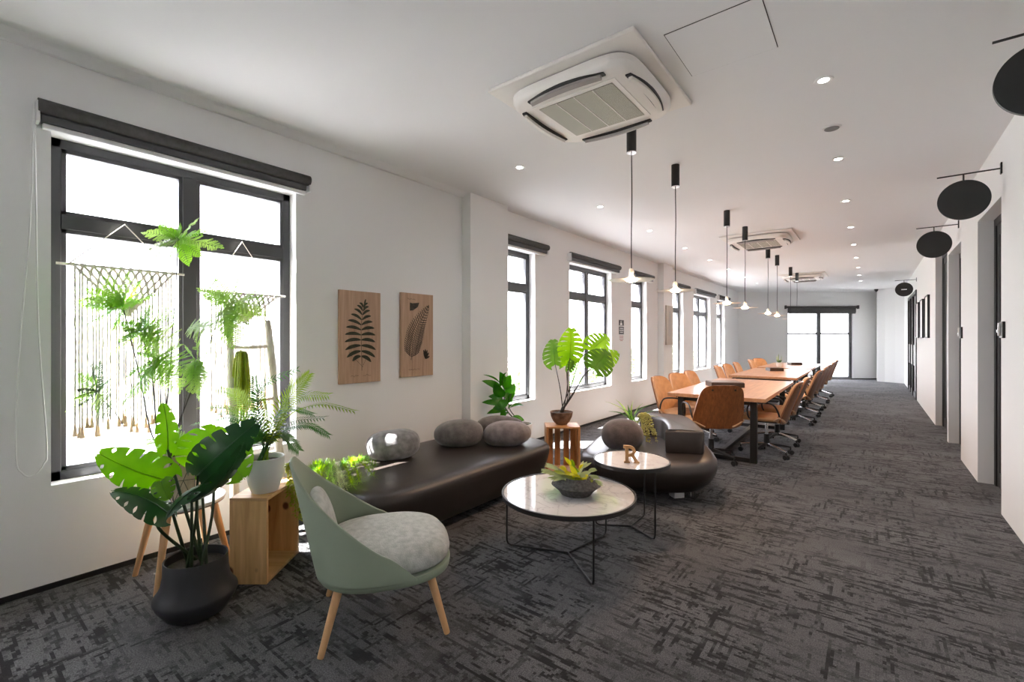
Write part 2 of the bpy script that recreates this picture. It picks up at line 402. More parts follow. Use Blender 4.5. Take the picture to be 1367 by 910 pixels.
def window(n, y0, y1, cols):
    r = sroot('window_%d' % n, (LX - .13, (y0 + y1) / 2, WZ0)); w = y1 - y0; h = WZ1 - WZ0
    fw_, d = .055, .06; zt = 2.085 - WZ0; hw = w / 2
    g = G(); g.bx(-d / 2, d / 2, -hw, -hw + fw_, 0, h); g.bx(-d / 2, d / 2, hw - fw_, hw, 0, h)
    g.bx(-d / 2, d / 2, -hw, hw, 0, fw_); g.bx(-d / 2, d / 2, -hw, hw, h - fw_, h)
    g.obj('window_frame', 'frame', r, smooth=0, bevel=.004)
    g = G(); g.bx(-d / 2 - .006, d / 2 + .006, -hw + fw_, hw - fw_, zt - .042, zt + .042); g.obj('transom', 'frame', r, smooth=0, bevel=.004)
    cells = [(-hw + fw_, hw - fw_)]
    if cols == 2:
        g = G(); g.bx(-d / 2 - .01, d / 2 + .01, -.042, .042, fw_, h - fw_); g.obj('mullion', 'frame', r, smooth=0, bevel=.004)
        cells = [(-hw + fw_, -.042), (.042, hw - fw_)]
    for a, b in cells:
        for c, e in ((fw_, zt - .042), (zt + .042, h - fw_)):
            g = G(); s = .022
            g.bx(-.016, .028, a, a + s, c, e); g.bx(-.016, .028, b - s, b, c, e); g.bx(-.016, .028, a, b, c, c + s); g.bx(-.016, .028, a, b, e - s, e)
            g.obj('sash', 'frame', r, smooth=0)
            g = G(); g.bx(-.003, .003, a + s, b - s, c + s, e - s); g.obj('window_pane', 'glass', r, smooth=0)
for i, (a, b, c) in enumerate(W_OPEN): window(i + 1 if i < 7 else 9, a, b, c)
# far floor-length window
r = sroot('window_8', (LX, EY, 0), TH); zt = 1.58; sm = 2.83
g = G(); g.bx(ES0, ES0 + .05, .06, .12, .03, 2.45); g.bx(ES1 - .09, ES1, .06, .12, .03, 2.45); g.bx(ES0, ES1, .06, .12, .03, .07); g.bx(ES0, ES1, .06, .12, 2.39, 2.45)
g.obj('window_frame', 'frame', r, smooth=0)
g = G(); g.bx(sm - .065, sm + .065, .05, .13, .07, 2.39); g.obj('mullion', 'frame', r, smooth=0)
g = G(); g.bx(ES0 + .05, ES1 - .09, .055, .125, zt - .03, zt + .03); g.obj('transom', 'frame', r, smooth=0)
for a, b in ((ES0 + .05, sm - .065), (sm + .065, ES1 - .09)):
    for c, e in ((.07, zt - .03), (zt + .03, 2.39)):
        g = G(); g.bx(a, b, .087, .093, c, e); g.obj('window_pane', 'glass', r, smooth=0)

# doors on the right, set back in their openings
def door(n, y0, y1, z, X, leafm):
    r = sroot('door_%d' % n, (X, (y0 + y1) / 2, 0)); hw = (y1 - y0) / 2
    g = G(); g.bx(0, .08, -hw, -hw + .07, 0, z); g.bx(0, .08, hw - .07, hw, 0, z); g.bx(0, .08, -hw + .07, hw - .07, z - .07, z)
    g.obj('door_frame', 'doordark', r, smooth=0, bevel=.003)
    g = G(); g.bx(.02, .06, -hw + .07, hw - .07, .005, z - .07); g.obj('door_leaf', leafm, r, smooth=0)
    g = G()
    for a, b in ((-hw + .07, -hw + .17), (hw - .17, hw - .07)): g.bx(.012, .068, a, b, .01, z - .07)
    g.bx(.012, .068, -hw + .17, hw - .17, .01, .15); g.bx(.012, .068, -hw + .17, hw - .17, z - .17, z - .07)
    g.obj('door_rail', 'doordark', r, smooth=0)
    g = G(); g.tube([(.012, -hw + .12, .95), (-.035, -hw + .12, .95), (-.035, -hw + .12, 1.12), (.012, -hw + .12, 1.12)], .009); g.obj('door_handle', 'chrome', r)
door(1, 5.308, 6.34, 2.54, .93, 'doorgrey')
door(2, 7.41, 8.51, 2.53, .925, 'doorgrey')
door(3, 8.62, 10.10, 2.75, .90, 'doordark')
r = sroot('door_4', (RX - .02, 15.4, 0))
g = G()
for a in (-1.45, -.35, .55, 1.40): g.bx(0, .09, a, a + .06, 0, 2.5)
g.bx(0, .09, -1.45, 1.45, 2.44, 2.52); g.obj('door_frame', 'doordark', r, smooth=0)
g = G(); g.bx(.02, .07, -1.39, 1.4, .75, 1.25); g.bx(.02, .07, -1.39, 1.4, 0, .12); g.obj('door_rail', 'doordark', r, smooth=0)
g = G(); g.bx(.04, .05, -1.39, 1.4, .12, 2.44); g.obj('door_leaf', 'doorgrey', r, smooth=0)

# ------------------------------------------------------------------ outdoors, seen through the glass
M['ground'] = mottled('pale outdoor ground', (.24, .24, .245), (.34, .335, .345), .3, .95, bump=0)
M['hill'] = mottled('hazy green hill', (.19, .21, .19), (.26, .28, .25), .05, .95, bump=0)
M['outwall'] = mat('pale outdoor render', (.72, .72, .70), .9)
M['roofgrey'] = mat('grey brown roof', (.30, .25, .23), .9)
g = G(); g.grid(lambda u, v: (-160 + 300 * u, -60 + 220 * v, -4.5), 2, 2); struct(g.obj('ground', 'ground', smooth=0))
def hill(u, v):
    a = -40 + 200 * u; hgt = 9 + 2.5 * math.sin(a * .07) + 1.5 * math.sin(a * .19 + 1)
    return (-90 - 40 * v + 6 * math.sin(a * .05), a, -4.5 + hgt * math.sin(PI * v))
g = G(); g.grid(hill, 60, 9); struct(g.obj('hill', 'hill', smooth=180))
def tree(x, y, top, rad, label, seed):
    rnd = random.Random(seed)
    t = thing('outdoor_tree', label, 'tree', (x, y, -4.5), group='trees beyond the windows'); h = top + 4.5
    g = G(); g.tube(spline([(0, 0, 0), (.08, .05, h * .4), (0, -.05, h * .8)], 4), [.16 - .012 * i for i in range(9)], 8); g.obj('trunk', 'stem', t)
    g = G()
    for k in range(1500):
        d = V3((rnd.gauss(0, 1), rnd.gauss(0, 1), rnd.gauss(0, 1))).normalized() * (rnd.random() ** .4)
        p = V3((d.x * rad, d.y * rad, h - rad * 1.15 + d.z * rad * 1.15)); n = V3((rnd.uniform(-1, 1), rnd.uniform(-1, 1), rnd.uniform(-1, 1))).normalized()
        a, b = frame_of(n); s = .16 + .1 * rnd.random()
        g.add([p + a * s, p + b * s * .5, p - a * s, p - b * s * .5], [(0, 1, 2, 3)])
    g.obj('foliage', 'treeleaf', t, smooth=0)
tree(-13.5, 14.5, 1.25, 1.9, 'tree outside seen low in the window right of the first pier', 1)
tree(-16., 23., 1.0, 2.2, 'tree outside seen behind the monstera on the slatted crate', 2)
tree(-17., 32., .8, 2.3, 'tree outside seen low in the narrow window left of the second pier', 3)
tree(-16., 40., .9, 2.2, 'tree outside seen low in the narrow window right of the second pier', 4)
tree(-17.5, 54., .9, 2.4, 'tree outside seen low in the far double window', 5)
b = thing('outdoor_building', 'pale low building with louvred wall outside the large near window', 'building', (-11., 2.0, -4.5))
g = G(); g.bx(-3, 0, -4, 9, 0, 6.1); g.obj('wall', 'outwall', b, smooth=0)
g = G(); g.bx(-3.3, .3, -4.3, 9.3, 6.1, 6.25); g.obj('roof', 'outwall', b, smooth=0)
g = G()
for k in range(6): g.bx(0, .05, -2.2, -.2, 5.0 + .16 * k, 5.06 + .16 * k)
g.obj('louvre', 'roofgrey', b, smooth=0)
g = G(); g.bx(0, .03, 4.2, 5.4, 3.2, 4.6); g.obj('window', 'doorgrey', b, smooth=0)
b = thing('outdoor_house', 'house with a low brown roof outside the far glass window', 'building', (-9., 52., -4.5))
g = G(); g.bx(-3, 3, -2, 2, 0, 3.6); g.obj('wall', 'outwall', b, smooth=0)
g = G(); g.loft([[V3((-3.6, -2.6, 3.6)), V3((3.6, -2.6, 3.6)), V3((3.6, 2.6, 3.6)), V3((-3.6, 2.6, 3.6))], [V3((-1.6, -.1, 5.)), V3((1.6, -.1, 5.)), V3((1.6, .1, 5.)), V3((-1.6, .1, 5.))]]); g.obj('roof', 'roofgrey', b, smooth=0)

# ================================================================== CEILING THINGS
def cassette():
    t = thing('air_conditioner', 'x', 'air conditioner')
    g = G(); g.box((0, 0, -.012), (1.0, .98, .024)); g.obj('ceiling_panel', 'acwhite', t, bevel=.008, smooth=30)
    pl = superplan(.415, .40, 5.5, 96)
    g = G(); cushion_loft(g, pl, [(.0, -.026), (.0, -.05), (.012, -.066), (.03, -.072)]); g.flip(); g.obj('fascia', 'acwhite', t, smooth=40)
    g = G(); cushion_loft(g, superplan(.405, .39, 5.5, 96), [(0, -.018), (0, -.03)]); g.obj('shadow_gap_band', 'acgrey', t, smooth=40)  # grey band between panel and fascia, coloured to read as their shadow gap
    for k in range(4):
        a = k * PI / 2; R = rotz(a); rr = .372 if k % 2 == 0 else .357
        g = G()
        g.loft([[R @ V3((rr + sx * .028 * (1 - .45 * abs(u) ** 3) - .022 * u * u + .004, .255 * u, z)) for sx, z in ((-1, -.067), (1, -.060), (1, -.078), (-1, -.078))] for u in [i / 6 for i in range(-6, 7)]])
        g.obj('air_outlet', 'acdark', t, smooth=40)
        g = G(); ti = .010
        g.loft([[R @ V3((rr + .004 - .022 * u * u + x * (1 - .35 * abs(u) ** 3), .235 * u, z)) for x, z in ((-.010, -.080), (.022, -.070), (.022, -.088), (-.010, -.094))] for u in [i / 6 for i in range(-6, 7)]])
        g.obj('louvre_flap', 'acwhite' if k in (0, 2) else 'acgrey', t, smooth=40)
    g = G(); g.box((0, 0, -.0735), (.56, .54, .004)); g.obj('intake_frame', 'acwhite', t, bevel=.0015)
    g = G(); g.box((0, 0, -.0765), (.50, .47, .004)); o = g.obj('intake_grille', 'grille', t, smooth=0)
    for x in (-.125, 0, .125):
        g = G(); g.box((x, 0, -.079), (.006, .47, .003)); g.obj('grille_rib', 'acwhite', o, smooth=0)
    return t
ac = cassette()
for q in ac.children:
    if not q.name.startswith('ceiling_panel'): q.scale = (1.04, 1.04, 1.45)
ac.location = (-1.465, 2.75, H)
ac['label'] = 'large square white ceiling air conditioner nearest the camera'; ac['group'] = 'ceiling cassette air conditioners'
dup(ac, (-1.41, 8.29, H), None, 'middle white ceiling air conditioner, above the nearest conference table')
dup(ac, (-1.37, 13.87, H), None, 'furthest white ceiling air conditioner, near the far window')
t = thing('access_panel', 'flush square access panel with a thin dark gap in the ceiling', 'panel', (-.64, 2.68, H))
g = G(); g.box((0, 0, -.001), (.466, .49, .002)); g.obj('gap', 'black', t, smooth=0)
g = G(); g.box((0, 0, -.002), (.458, .482, .004)); g.obj('lid', 'ceil', t, smooth=0)

def downlight():
    t = thing('downlight', 'x', 'downlight')
    g = G(); g.lathe([(.028, -.002), (.036, -.006), (.050, -.006), (.054, -.0)], 40, cap0=False, cap1=False); g.lathe([(.054, 0), (.028, 0)], 40, cap0=False, cap1=False)
    g.obj('trim_ring', 'white', t)
    g = G(); g.lathe([(.029, -.001), (.029, -.003), (.024, -.0035)], 32); g.obj('lens', 'glow', t)
    return t
dls = []
dl = downlight(); first = True
for row, X, ys, nm in (('r', -.235, [3.477, 5.08, 6.684, 8.295, 9.86, 11.5, 13.1, 14.68, 16.15], 'right-hand row of lights'),
                       ('l', -2.62, [3.478, 5.12, 6.72, 8.38, 9.97, 11.55, 13.3, 15.0], 'left-hand row near the windows')):
    for i, y in enumerate(ys):
        lab = 'lit recessed ceiling downlight, %s from the camera in the %s' % ('nearest' if i == 0 else ORD[i], nm)
        if first: dl.location = (X, y, H); dl['label'] = lab; dl['group'] = 'recessed downlights'; first = False
        else: dup(dl, (X, y, H), None, lab, 'recessed downlights')
        dls.append((X, y))
t = thing('ceiling_speaker', 'round grey unlit ceiling speaker between the two nearest right-hand downlights', 'speaker', (-.238, 4.294, H))
g = G(); g.lathe([(.062, 0), (.060, -.008), (.052, -.010)], 36); g.obj('trim_ring', 'white', t)
g = G(); g.lathe([(.050, -.0095), (.046, -.014), (.02, -.016), (.001, -.016)], 36); g.obj('speaker_mesh', 'speaker', t)

def pendant_full():
    t = thing('pendant_light', 'x', 'pendant lamp')
    g = G(); g.lathe([(.030, 0), (.0365, -.001), (.0365, -.198), (.034, -.201)], 32); g.obj('canister', 'black', t)
    g = G(); g.lathe([(.035, -.2005), (.035, -.207), (.008, -.2075)], 32); g.obj('canister_rim', 'chrome', t)
    g = G(); g.tube(spline([(0, 0, -.2), (.003, .001, -.55), (-.001, 0, -.85), (0, 0, -1.085)], 5), .0042, 8); g.obj('cable', 'black', t)
    g = G(); g.lathe([(.010, -1.085), (.017, -1.088), (.019, -1.15), (.03, -1.158)], 24); g.obj('stem_cup', 'discwhite', t)
    g = G(); g.lathe([(.027, -1.100), (.029, -1.158)], 24, cap0=False, cap1=False); g.obj('clear_collar', 'clear', t)
    sh = G().lathe([(.044, -1.157), (.10, -1.163), (.166, -1.170), (.169, -1.172), (.166, -1.1735), (.10, -1.1685), (.044, -1.1655), (.044, -1.157)], 56, cap0=False, cap1=False).obj('disc_shade', 'discwhite', t, smooth=50)
    g = G(); g.ell((0, 0, -1.168), (.046, .046, .022), 24, 10); g.obj('lamp_glass', 'warmglow', t)
    return t
pd = pendant_full()
PEND = [3.327, 4.326, 6.266, 7.33, 9.21, 10.22, 12.1, 13.25]
TILT = [(0, 0), (.02, -.02), (.05, .03), (-.05, -.05), (.04, -.03), (-.03, .03), (.06, .04), (-.05, -.05)]
for i, y in enumerate(PEND):
    lab = 'black and champagne disc pendant lamp, %s from the camera in its row' % ('nearest' if i == 0 else ORD[i])
    if i == 0: p = pd; p.location = (-1.44, y, H); p['label'] = lab; p['group'] = 'disc pendant lamps in a row'
    else: p = dup(pd, (-1.44, y, H), None, lab, 'disc pendant lamps in a row')
t = thing('security_camera', 'small black dome camera at the top corner of the far white wall', 'camera', (.13, 19.2, H - .03))
g = G(); g.lathe([(.055, .03), (.055, 0), (.05, -.01)], 24); g.obj('base', 'black', t)
g = G(); g.ell((0, 0, -.01), (.045, .045, .045)); g.obj('dome', 'black', t)

# ================================================================== BLINDS
def blind(y0, y1, label, z=2.64, chain=False):
    t = thing('roller_blind', label, 'blind', (LX, (y0 + y1) / 2, z), group='rolled-up window blinds'); w = y1 - y0; hw = w / 2
    g = G(); g.tube([(.055, -hw, .03), (.055, hw, .03)], .040, 20); g.obj('fabric_roll', 'blind', t)
    g = G(); g.loft([[V3((x, yy, zz)) for x, zz in ((.020, .0), (.062, -.004), (.070, -.02), (.066, -.055), (.020, -.055))] for yy in (-hw + .015, hw - .03)]); g.obj('cassette', 'frame', t, smooth=30)
    g = G(); g.bx(.018, .052, -hw + .02, hw - .03, -.084, -.056); g.obj('bottom_rail', 'white', t, bevel=.004)
    for s in (-1, 1):
        g = G(); g.bx(.0, .075, s * hw - .008, s * hw + .008, -.06, .055); g.obj('bracket', 'white', t, bevel=.004)
    if chain:
        g = G(); yl = -hw - .014
        g.tube(spline([(.035, yl, .03), (.033, yl - .012, -.6), (.03, yl - .052, -1.3), (.03, yl - .065, -1.85), (.03, yl - .04, -1.965), (.03, yl + .0, -1.985), (.03, yl + .04, -1.93), (.03, yl + .052, -1.82), (.033, yl + .02, -1.2), (.05, yl + .008, -.5), (.06, yl, .03)], 8), .0035, 6)
        g.obj('pull_cord', 'white', t)
    return t
blind(.39, 1.925, 'wide charcoal roller blind above the large near window, with a looped white cord', chain=True)
blind(4.42, 5.40, 'charcoal roller blind above the narrow window right of the first pier')
blind(6.02, 7.74, 'charcoal roller blind above the middle double window')
blind(8.33, 9.36, 'charcoal roller blind above the narrow window left of the second pier')
blind(10.62, 11.77, 'charcoal roller blind above the narrow window right of the second pier')
blind(12.30, 14.19, 'charcoal roller blind above the far double window')
blind(14.6, 15.88, 'charcoal roller blind above the last narrow window of the left wall')
t = thing('roller_blind', 'grey roller blind part lowered over the far floor-length window', 'blind', (LX, EY, 0), TH, 'rolled-up window blinds')
g = G(); g.tube([(1.62, -.06, 2.49), (4.10, -.06, 2.49)], .038, 16); g.obj('fabric_roll', 'blind', t)
g = G(); g.bx(1.68, 4.04, -.055, -.050, 2.30, 2.49); g.obj('fabric', 'blind', t, smooth=0)
g = G(); g.bx(1.70, 4.02, -.060, -.045, 2.265, 2.30); g.obj('bottom_rail', 'frame', t, smooth=0)
for x in (1.60, 4.10):
    g = G(); g.bx(x, x + .02, -.10, 0, 2.43, 2.55); g.obj('bracket', 'frame', t, smooth=0)

# ================================================================== RIGHT WALL THINGS
def round_sign(y, label, dash=False):
    t = thing('hanging_sign', label, 'sign', (RX, y, 2.755), group='round black door signs')
    g = G(); g.tube([(0, 0, 0), (-.382, 0, 0)], .006, 10); g.obj('bracket_bar', 'black', t)
    g = G(); g.bx(-.010, 0, -.018, .018, -.045, .045); g.obj('wall_plate', 'black', t, bevel=.002)
    g = G(); g.tube([(-.22, 0, 0), (-.22, 0, -.056)], .006, 10); g.obj('hanger', 'black', t)
    g = G(); g.tube([(-.22, -.009, -.213), (-.22, .009, -.213)], .161, 64); g.obj('sign_disc', 'black', t, smooth=40)
    if dash:
        g = G(); g.bx(-.27, -.17, -.011, -.009, -.225, -.205); g.obj('white_dash', 'white', t, smooth=0)
    return t
round_sign(3.02, 'round black hanging sign nearest the camera, cut off by the right edge')
round_sign(5.28, 'round black hanging sign by the nearest door opening')
round_sign(7.55, 'round black hanging sign by the second door opening')
round_sign(14.0, 'small far round black hanging sign with a white dash', True)
def reader(y, label):
    t = thing('door_switch', label, 'switch', (RX, y, 1.47), group='door switches on the right wall')
    g = G(); g.bx(-.018, 0, -.052, .052, -.065, .065); g.obj('back_box', 'black', t, bevel=.004)
    g = G(); g.bx(-.030, -.018, .012, .046, -.045, .055); g.obj('button_plate', 'white', t, bevel=.003)
    g = G(); g.tube([(-.030, .03, -.01), (-.036, .03, -.01)], .010, 12); g.obj('button', 'chrome', t)
reader(5.21, 'black and white door switch on the wall before the nearest door')
reader(7.32, 'black and white door switch between the first and second doors')
for i, (y, nm) in enumerate(((10.98, 'nearest'), (12.07, 'middle'), (13.12, 'furthest'))):
    t = thing('picture_frame', 'thin black framed pale print on the right wall, %s of three' % nm, 'picture', (RX, y, 1.415), group='black framed prints')
    w, h = .62, .77
    g = G(); g.bx(-.035, 0, 0, .018, 0, h); g.bx(-.035, 0, w - .018, w, 0, h); g.bx(-.035, 0, .018, w - .018, 0, .018); g.bx(-.035, 0, .018, w - .018, h - .018, h); g.obj('frame', 'black', t, smooth=0)
    g = G(); g.bx(-.022, -.004, .018, w - .018, .018, h - .018); g.obj('print', 'print', t, smooth=0)

# ================================================================== LEFT WALL THINGS
def board_root(y0, y1, z0, z1, label, X=LX, planks=3):
    t = thing('botanical_board', label, 'wall art', (X, (y0 + y1) / 2, (z0 + z1) / 2), group='botanical wood wall panels'); hw, hh = (y1 - y0) / 2, (z1 - z0) / 2
    ws = [-hw, -hw * .33, hw * .34, hw]
    for k in range(planks):
        g = G(); g.bx(.0, .028, ws[k] + .0008, ws[k + 1] - .0008, -hh, hh); g.obj('plank', 'board', t, bevel=.0015)
    return t, hw, hh
def flat(g, poly, x=.0292):
    "poly in (y,z) on the board face"
    g.add([(x, a, b) for a, b in poly], [tuple(range(len(poly)))])
def stroke(g, pts, w, x=.0292):
    pts = [V3((p[0], p[1], 0)) for p in pts]; Lp = []; Rp = []
    for i, p in enumerate(pts):
        t = (pts[min(i + 1, len(pts) - 1)] - pts[max(i - 1, 0)]).normalized(); n = V3((-t.y, t.x, 0)) * w / 2
        Lp.append(p + n); Rp.append(p - n)
    k = len(pts); g.add([(x, p.x, p.y) for p in Lp] + [(x, p.x, p.y) for p in Rp], [(i, i + 1, k + i + 1, k + i) for i in range(k - 1)])
def blade(g, a, b, w, curve=0., x=.0292):
    a, b = V3((*a, 0)), V3((*b, 0)); t = b - a; n = V3((-t.y, t.x, 0)).normalized(); up = []; lo = []
    for i in range(9):
        u = i / 8; c = a + t * u + n * curve * 4 * u * (1 - u); ww = w / 2 * (math.sin(PI * min(1, u * .92 + .06)) ** .6)
        if i == 8: ww = 0
        up.append(c + n * ww); lo.append(c - n * ww)
    g.add([(x, p.x, p.y) for p in up + lo], [(i, i + 1, 9 + i + 1, 9 + i) for i in range(8)])
def scribble(g, y, z, w, seed, lw=.0022):
    rnd = random.Random(seed); pts = []; n = int(w / .006)
    for i in range(n): pts.append((y + w * i / n, z + rnd.uniform(-.006, .008) + .002 * math.sin(i)))
    stroke(g, [(p.x, p.y) for p in spline([(a, b, 0) for a, b in pts], 4)], lw)
t, hw, hh = board_root(2.21, 2.63, 1.006, 1.824, 'wooden wall panel printed with a broad-fingered dark fern, left of the pair')
g = G(); stroke(g, [(.01, -.30), (.005, -.12), (.0, .1), (.02, .22), (.04, .33)], .004)
lv = [(-.17, .10, .12), (-.125, .155, .16), (-.075, .165, .16), (-.025, .165, .15), (.02, .16, .15), (.065, .15, .14), (.11, .135, .12), (.155, .115, .10), (.20, .09, .085), (.235, .07, .07), (.265, .05, .06)]
for i, (z, l, l2) in enumerate(lv):
    ang = -.55 + .125 * i; xo = .002 + max(0, (z - .1)) * .14
    blade(g, (xo - .004, z), (xo - .004 - l * math.cos(ang), z + l * math.sin(ang) + .01), .034 - .0012 * i, -.012)
    blade(g, (xo + .004, z), (xo + .004 + l2 * math.cos(ang), z + l2 * math.sin(ang) + .005), .034 - .0012 * i, .012)
blade(g, (.035, .29), (.05, .345), .016)
for a, b in (((.02, -.27), (-.10, -.16)), ((.02, -.27), (.005, -.16)), ((.025, -.25), (.06, -.17)), ((-.10, -.16), (-.12, -.13))): stroke(g, [a, ((a[0] + b[0]) / 2 + .004, (a[1] + b[1]) / 2), b], .0025)
g.obj('fern_print', 'ink', t, smooth=0)
g = G(); scribble(g, -.10, -.345, .085, 3); scribble(g, .02, -.345, .09, 4); g.obj('caption', 'ink2', t, smooth=0)
t, hw, hh = board_root(2.868, 3.282, 1.024, 1.853, 'wooden wall panel printed with one feathery brown fern frond, right of the pair')
g = G(); ax = [V3((-.085, -.25, 0)), V3((-.06, -.1, 0)), V3((.0, .08, 0)), V3((.15, .31, 0))]; cv = spline(ax, 9)
stroke(g, [(p.x, p.y) for p in cv], .006)
for i in range(2, len(cv) - 1):
    u = i / (len(cv) - 1); tt = (cv[i + 1] - cv[i - 1]).normalized(); nn = V3((-tt.y, tt.x, 0)); ln = .135 * math.sin(PI * min(1, .22 + u * .80)) ** .8 + .008
    for s in (-1, 1):
        d = (nn * s * .85 + tt * .55).normalized(); e = cv[i] + d * ln
        blade(g, (cv[i].x, cv[i].y), (e.x, e.y), .0085, .004 * s)
        q = V3((-d.y, d.x, 0))
        for k in range(1, 6):
            c = cv[i] + d * ln * k / 6; e2 = c + (q * (1 if k % 2 else -1) + d * .6) * .014
            blade(g, (c.x, c.y), (e2.x, e2.y), .0042)
flat(g, [(-.10, .24), (-.10, .32), (-.07, .315), (.02, .325), (-.0, .28), (-.06, .245)])
for k in range(5): blade(g, (.10, -.24), (.10 + .06 * math.cos(.2 + k * .45), -.24 + .10 * math.sin(.2 + k * .45)), .022)
g.obj('fern_print', 'ink2', t, smooth=0)
g = G(); scribble(g, -.13, .355, .11, 8); scribble(g, -.12, -.345, .15, 9); g.obj('caption', 'ink2', t, smooth=0)
t, hw, hh = board_root(9.86, 10.28, 1.27, 2.12, 'pale wall panel with a faint grey frond on the second pier', LX + .13)
for ch in t.children: ch.data = ch.data.copy(); ch.data.materials.clear(); ch.data.materials.append(mat('pale washed board', (.50, .45, .38), .8)) if ch.name.startswith('plank') else None
g = G(); stroke(g, [(0, -.3), (0, .33)], .004)
for k in range(12):
    z = -.24 + k * .045; l = .13 - .007 * k
    blade(g, (0, z), (-l, z + .05), .018); blade(g, (0, z), (l, z + .05), .018)
g.obj('fern_print', mat('faded grey print', (.33, .34, .32), .8), t, smooth=0)
# notice on the wall between the windows
t = thing('wall_notice', 'small black safety notice with a white figure, on the wall between two windows', 'sign', (LX, 7.93, 1.62))
g = G(); g.bx(0, .004, -.105, .105, .02, .125); g.obj('pictogram_plate', 'black', t, smooth=0)
g = G(); g.bx(0, .004, -.105, .105, -.14, .005); g.obj('text_plate', 'frame', t, smooth=0)
g = G(); flat(g, [(-.02 + .018 * math.cos(a * PI / 6), .095 + .014 * math.sin(a * PI / 6)) for a in range(12)], .0045)
flat(g, [(-.06, .03), (-.05, .07), (-.02, .08), (.015, .072), (.035, .03)], .0045)
for k, w in enumerate((.07, .085, .06)): stroke(g, [(-w, -.03 - .035 * k), (w, -.03 - .035 * k)], .012, .0045)
g.obj('lettering', 'white', t, smooth=0)
g = G()
for k, w in enumerate((.09, .085, .09, .06)): stroke(g, [(-w, -.17 - .028 * k), (w, -.17 - .028 * k)], .011, .002)
g.obj('small_print', mat('faded red lettering', (.35, .12, .13), .7), t, smooth=0)
# ================================================================== FURNITURE
# ---- conference tables
def conf_table():
    t = thing('conference_table', 'x', 'table'); hx, hy = .535, 1.31
    g = G(); g.bx(-hx, hx, -hy, hy, .700, .742); g.obj('tabletop', 'tabletop', t, bevel=.004)
    for s in (-1, 1):
        for x in (-.40, .40):
            g = G(); g.bx(x - .035, x + .035, s * 1.19 - .03, s * 1.19 + .03, 0, .699); g.obj('leg', 'black', t, bevel=.003)
        g = G(); g.bx(-.365, .365, s * 1.19 - .03, s * 1.19 + .03, 0, .05); g.obj('floor_bar', 'black', t, bevel=.003)
        g = G(); g.bx(-.365, .365, s * 1.19 - .025, s * 1.19 + .025, .65, .699); g.obj('top_bar', 'black', t, bevel=.003)
    g = G(); g.bx(-.03, .03, -1.16, 1.16, .0, .045); g.obj('stretcher', 'black', t, bevel=.003)
    return t
TY = [6.95, 10.37, 13.30]
ct = conf_table(); ct.location = (-1.46, TY[0], 0); ct.rotation_euler = (0, 0, .015)
ct['label'] = 'long oak conference table nearest the camera, on black legs'; ct['group'] = 'conference tables in a row'
dup(ct, (-1.53, TY[1], 0), 0.01, 'middle oak conference table of the row of three')
dup(ct, (-1.58, TY[2], 0), 0.01, 'furthest oak conference table, nearest the far window')
def tbox(c, rz, w, d, label):
    t = thing('table_box', label, 'box', (c[0], c[1], .742), rz, 'dark boxes on the conference tables')
    g = G(); g.bx(-w / 2, w / 2, -d / 2, d / 2, 0, .062); g.obj('body', 'boxdark', t, bevel=.003)
    g = G(); g.bx(-w / 2 + .008, w / 2 - .008, -d / 2 + .008, d / 2 - .008, .062, .070); g.obj('lid', 'boxtop', t, bevel=.003)
tbox((-1.60, 6.83), .50, .42, .34, 'flat dark brown box on the nearest conference table')
tbox((-1.56, 10.75), .50, .26, .24, 'flat dark brown box on the middle conference table')
tbox((-1.52, 13.55), .50, .26, .24, 'flat dark brown box on the furthest conference table')

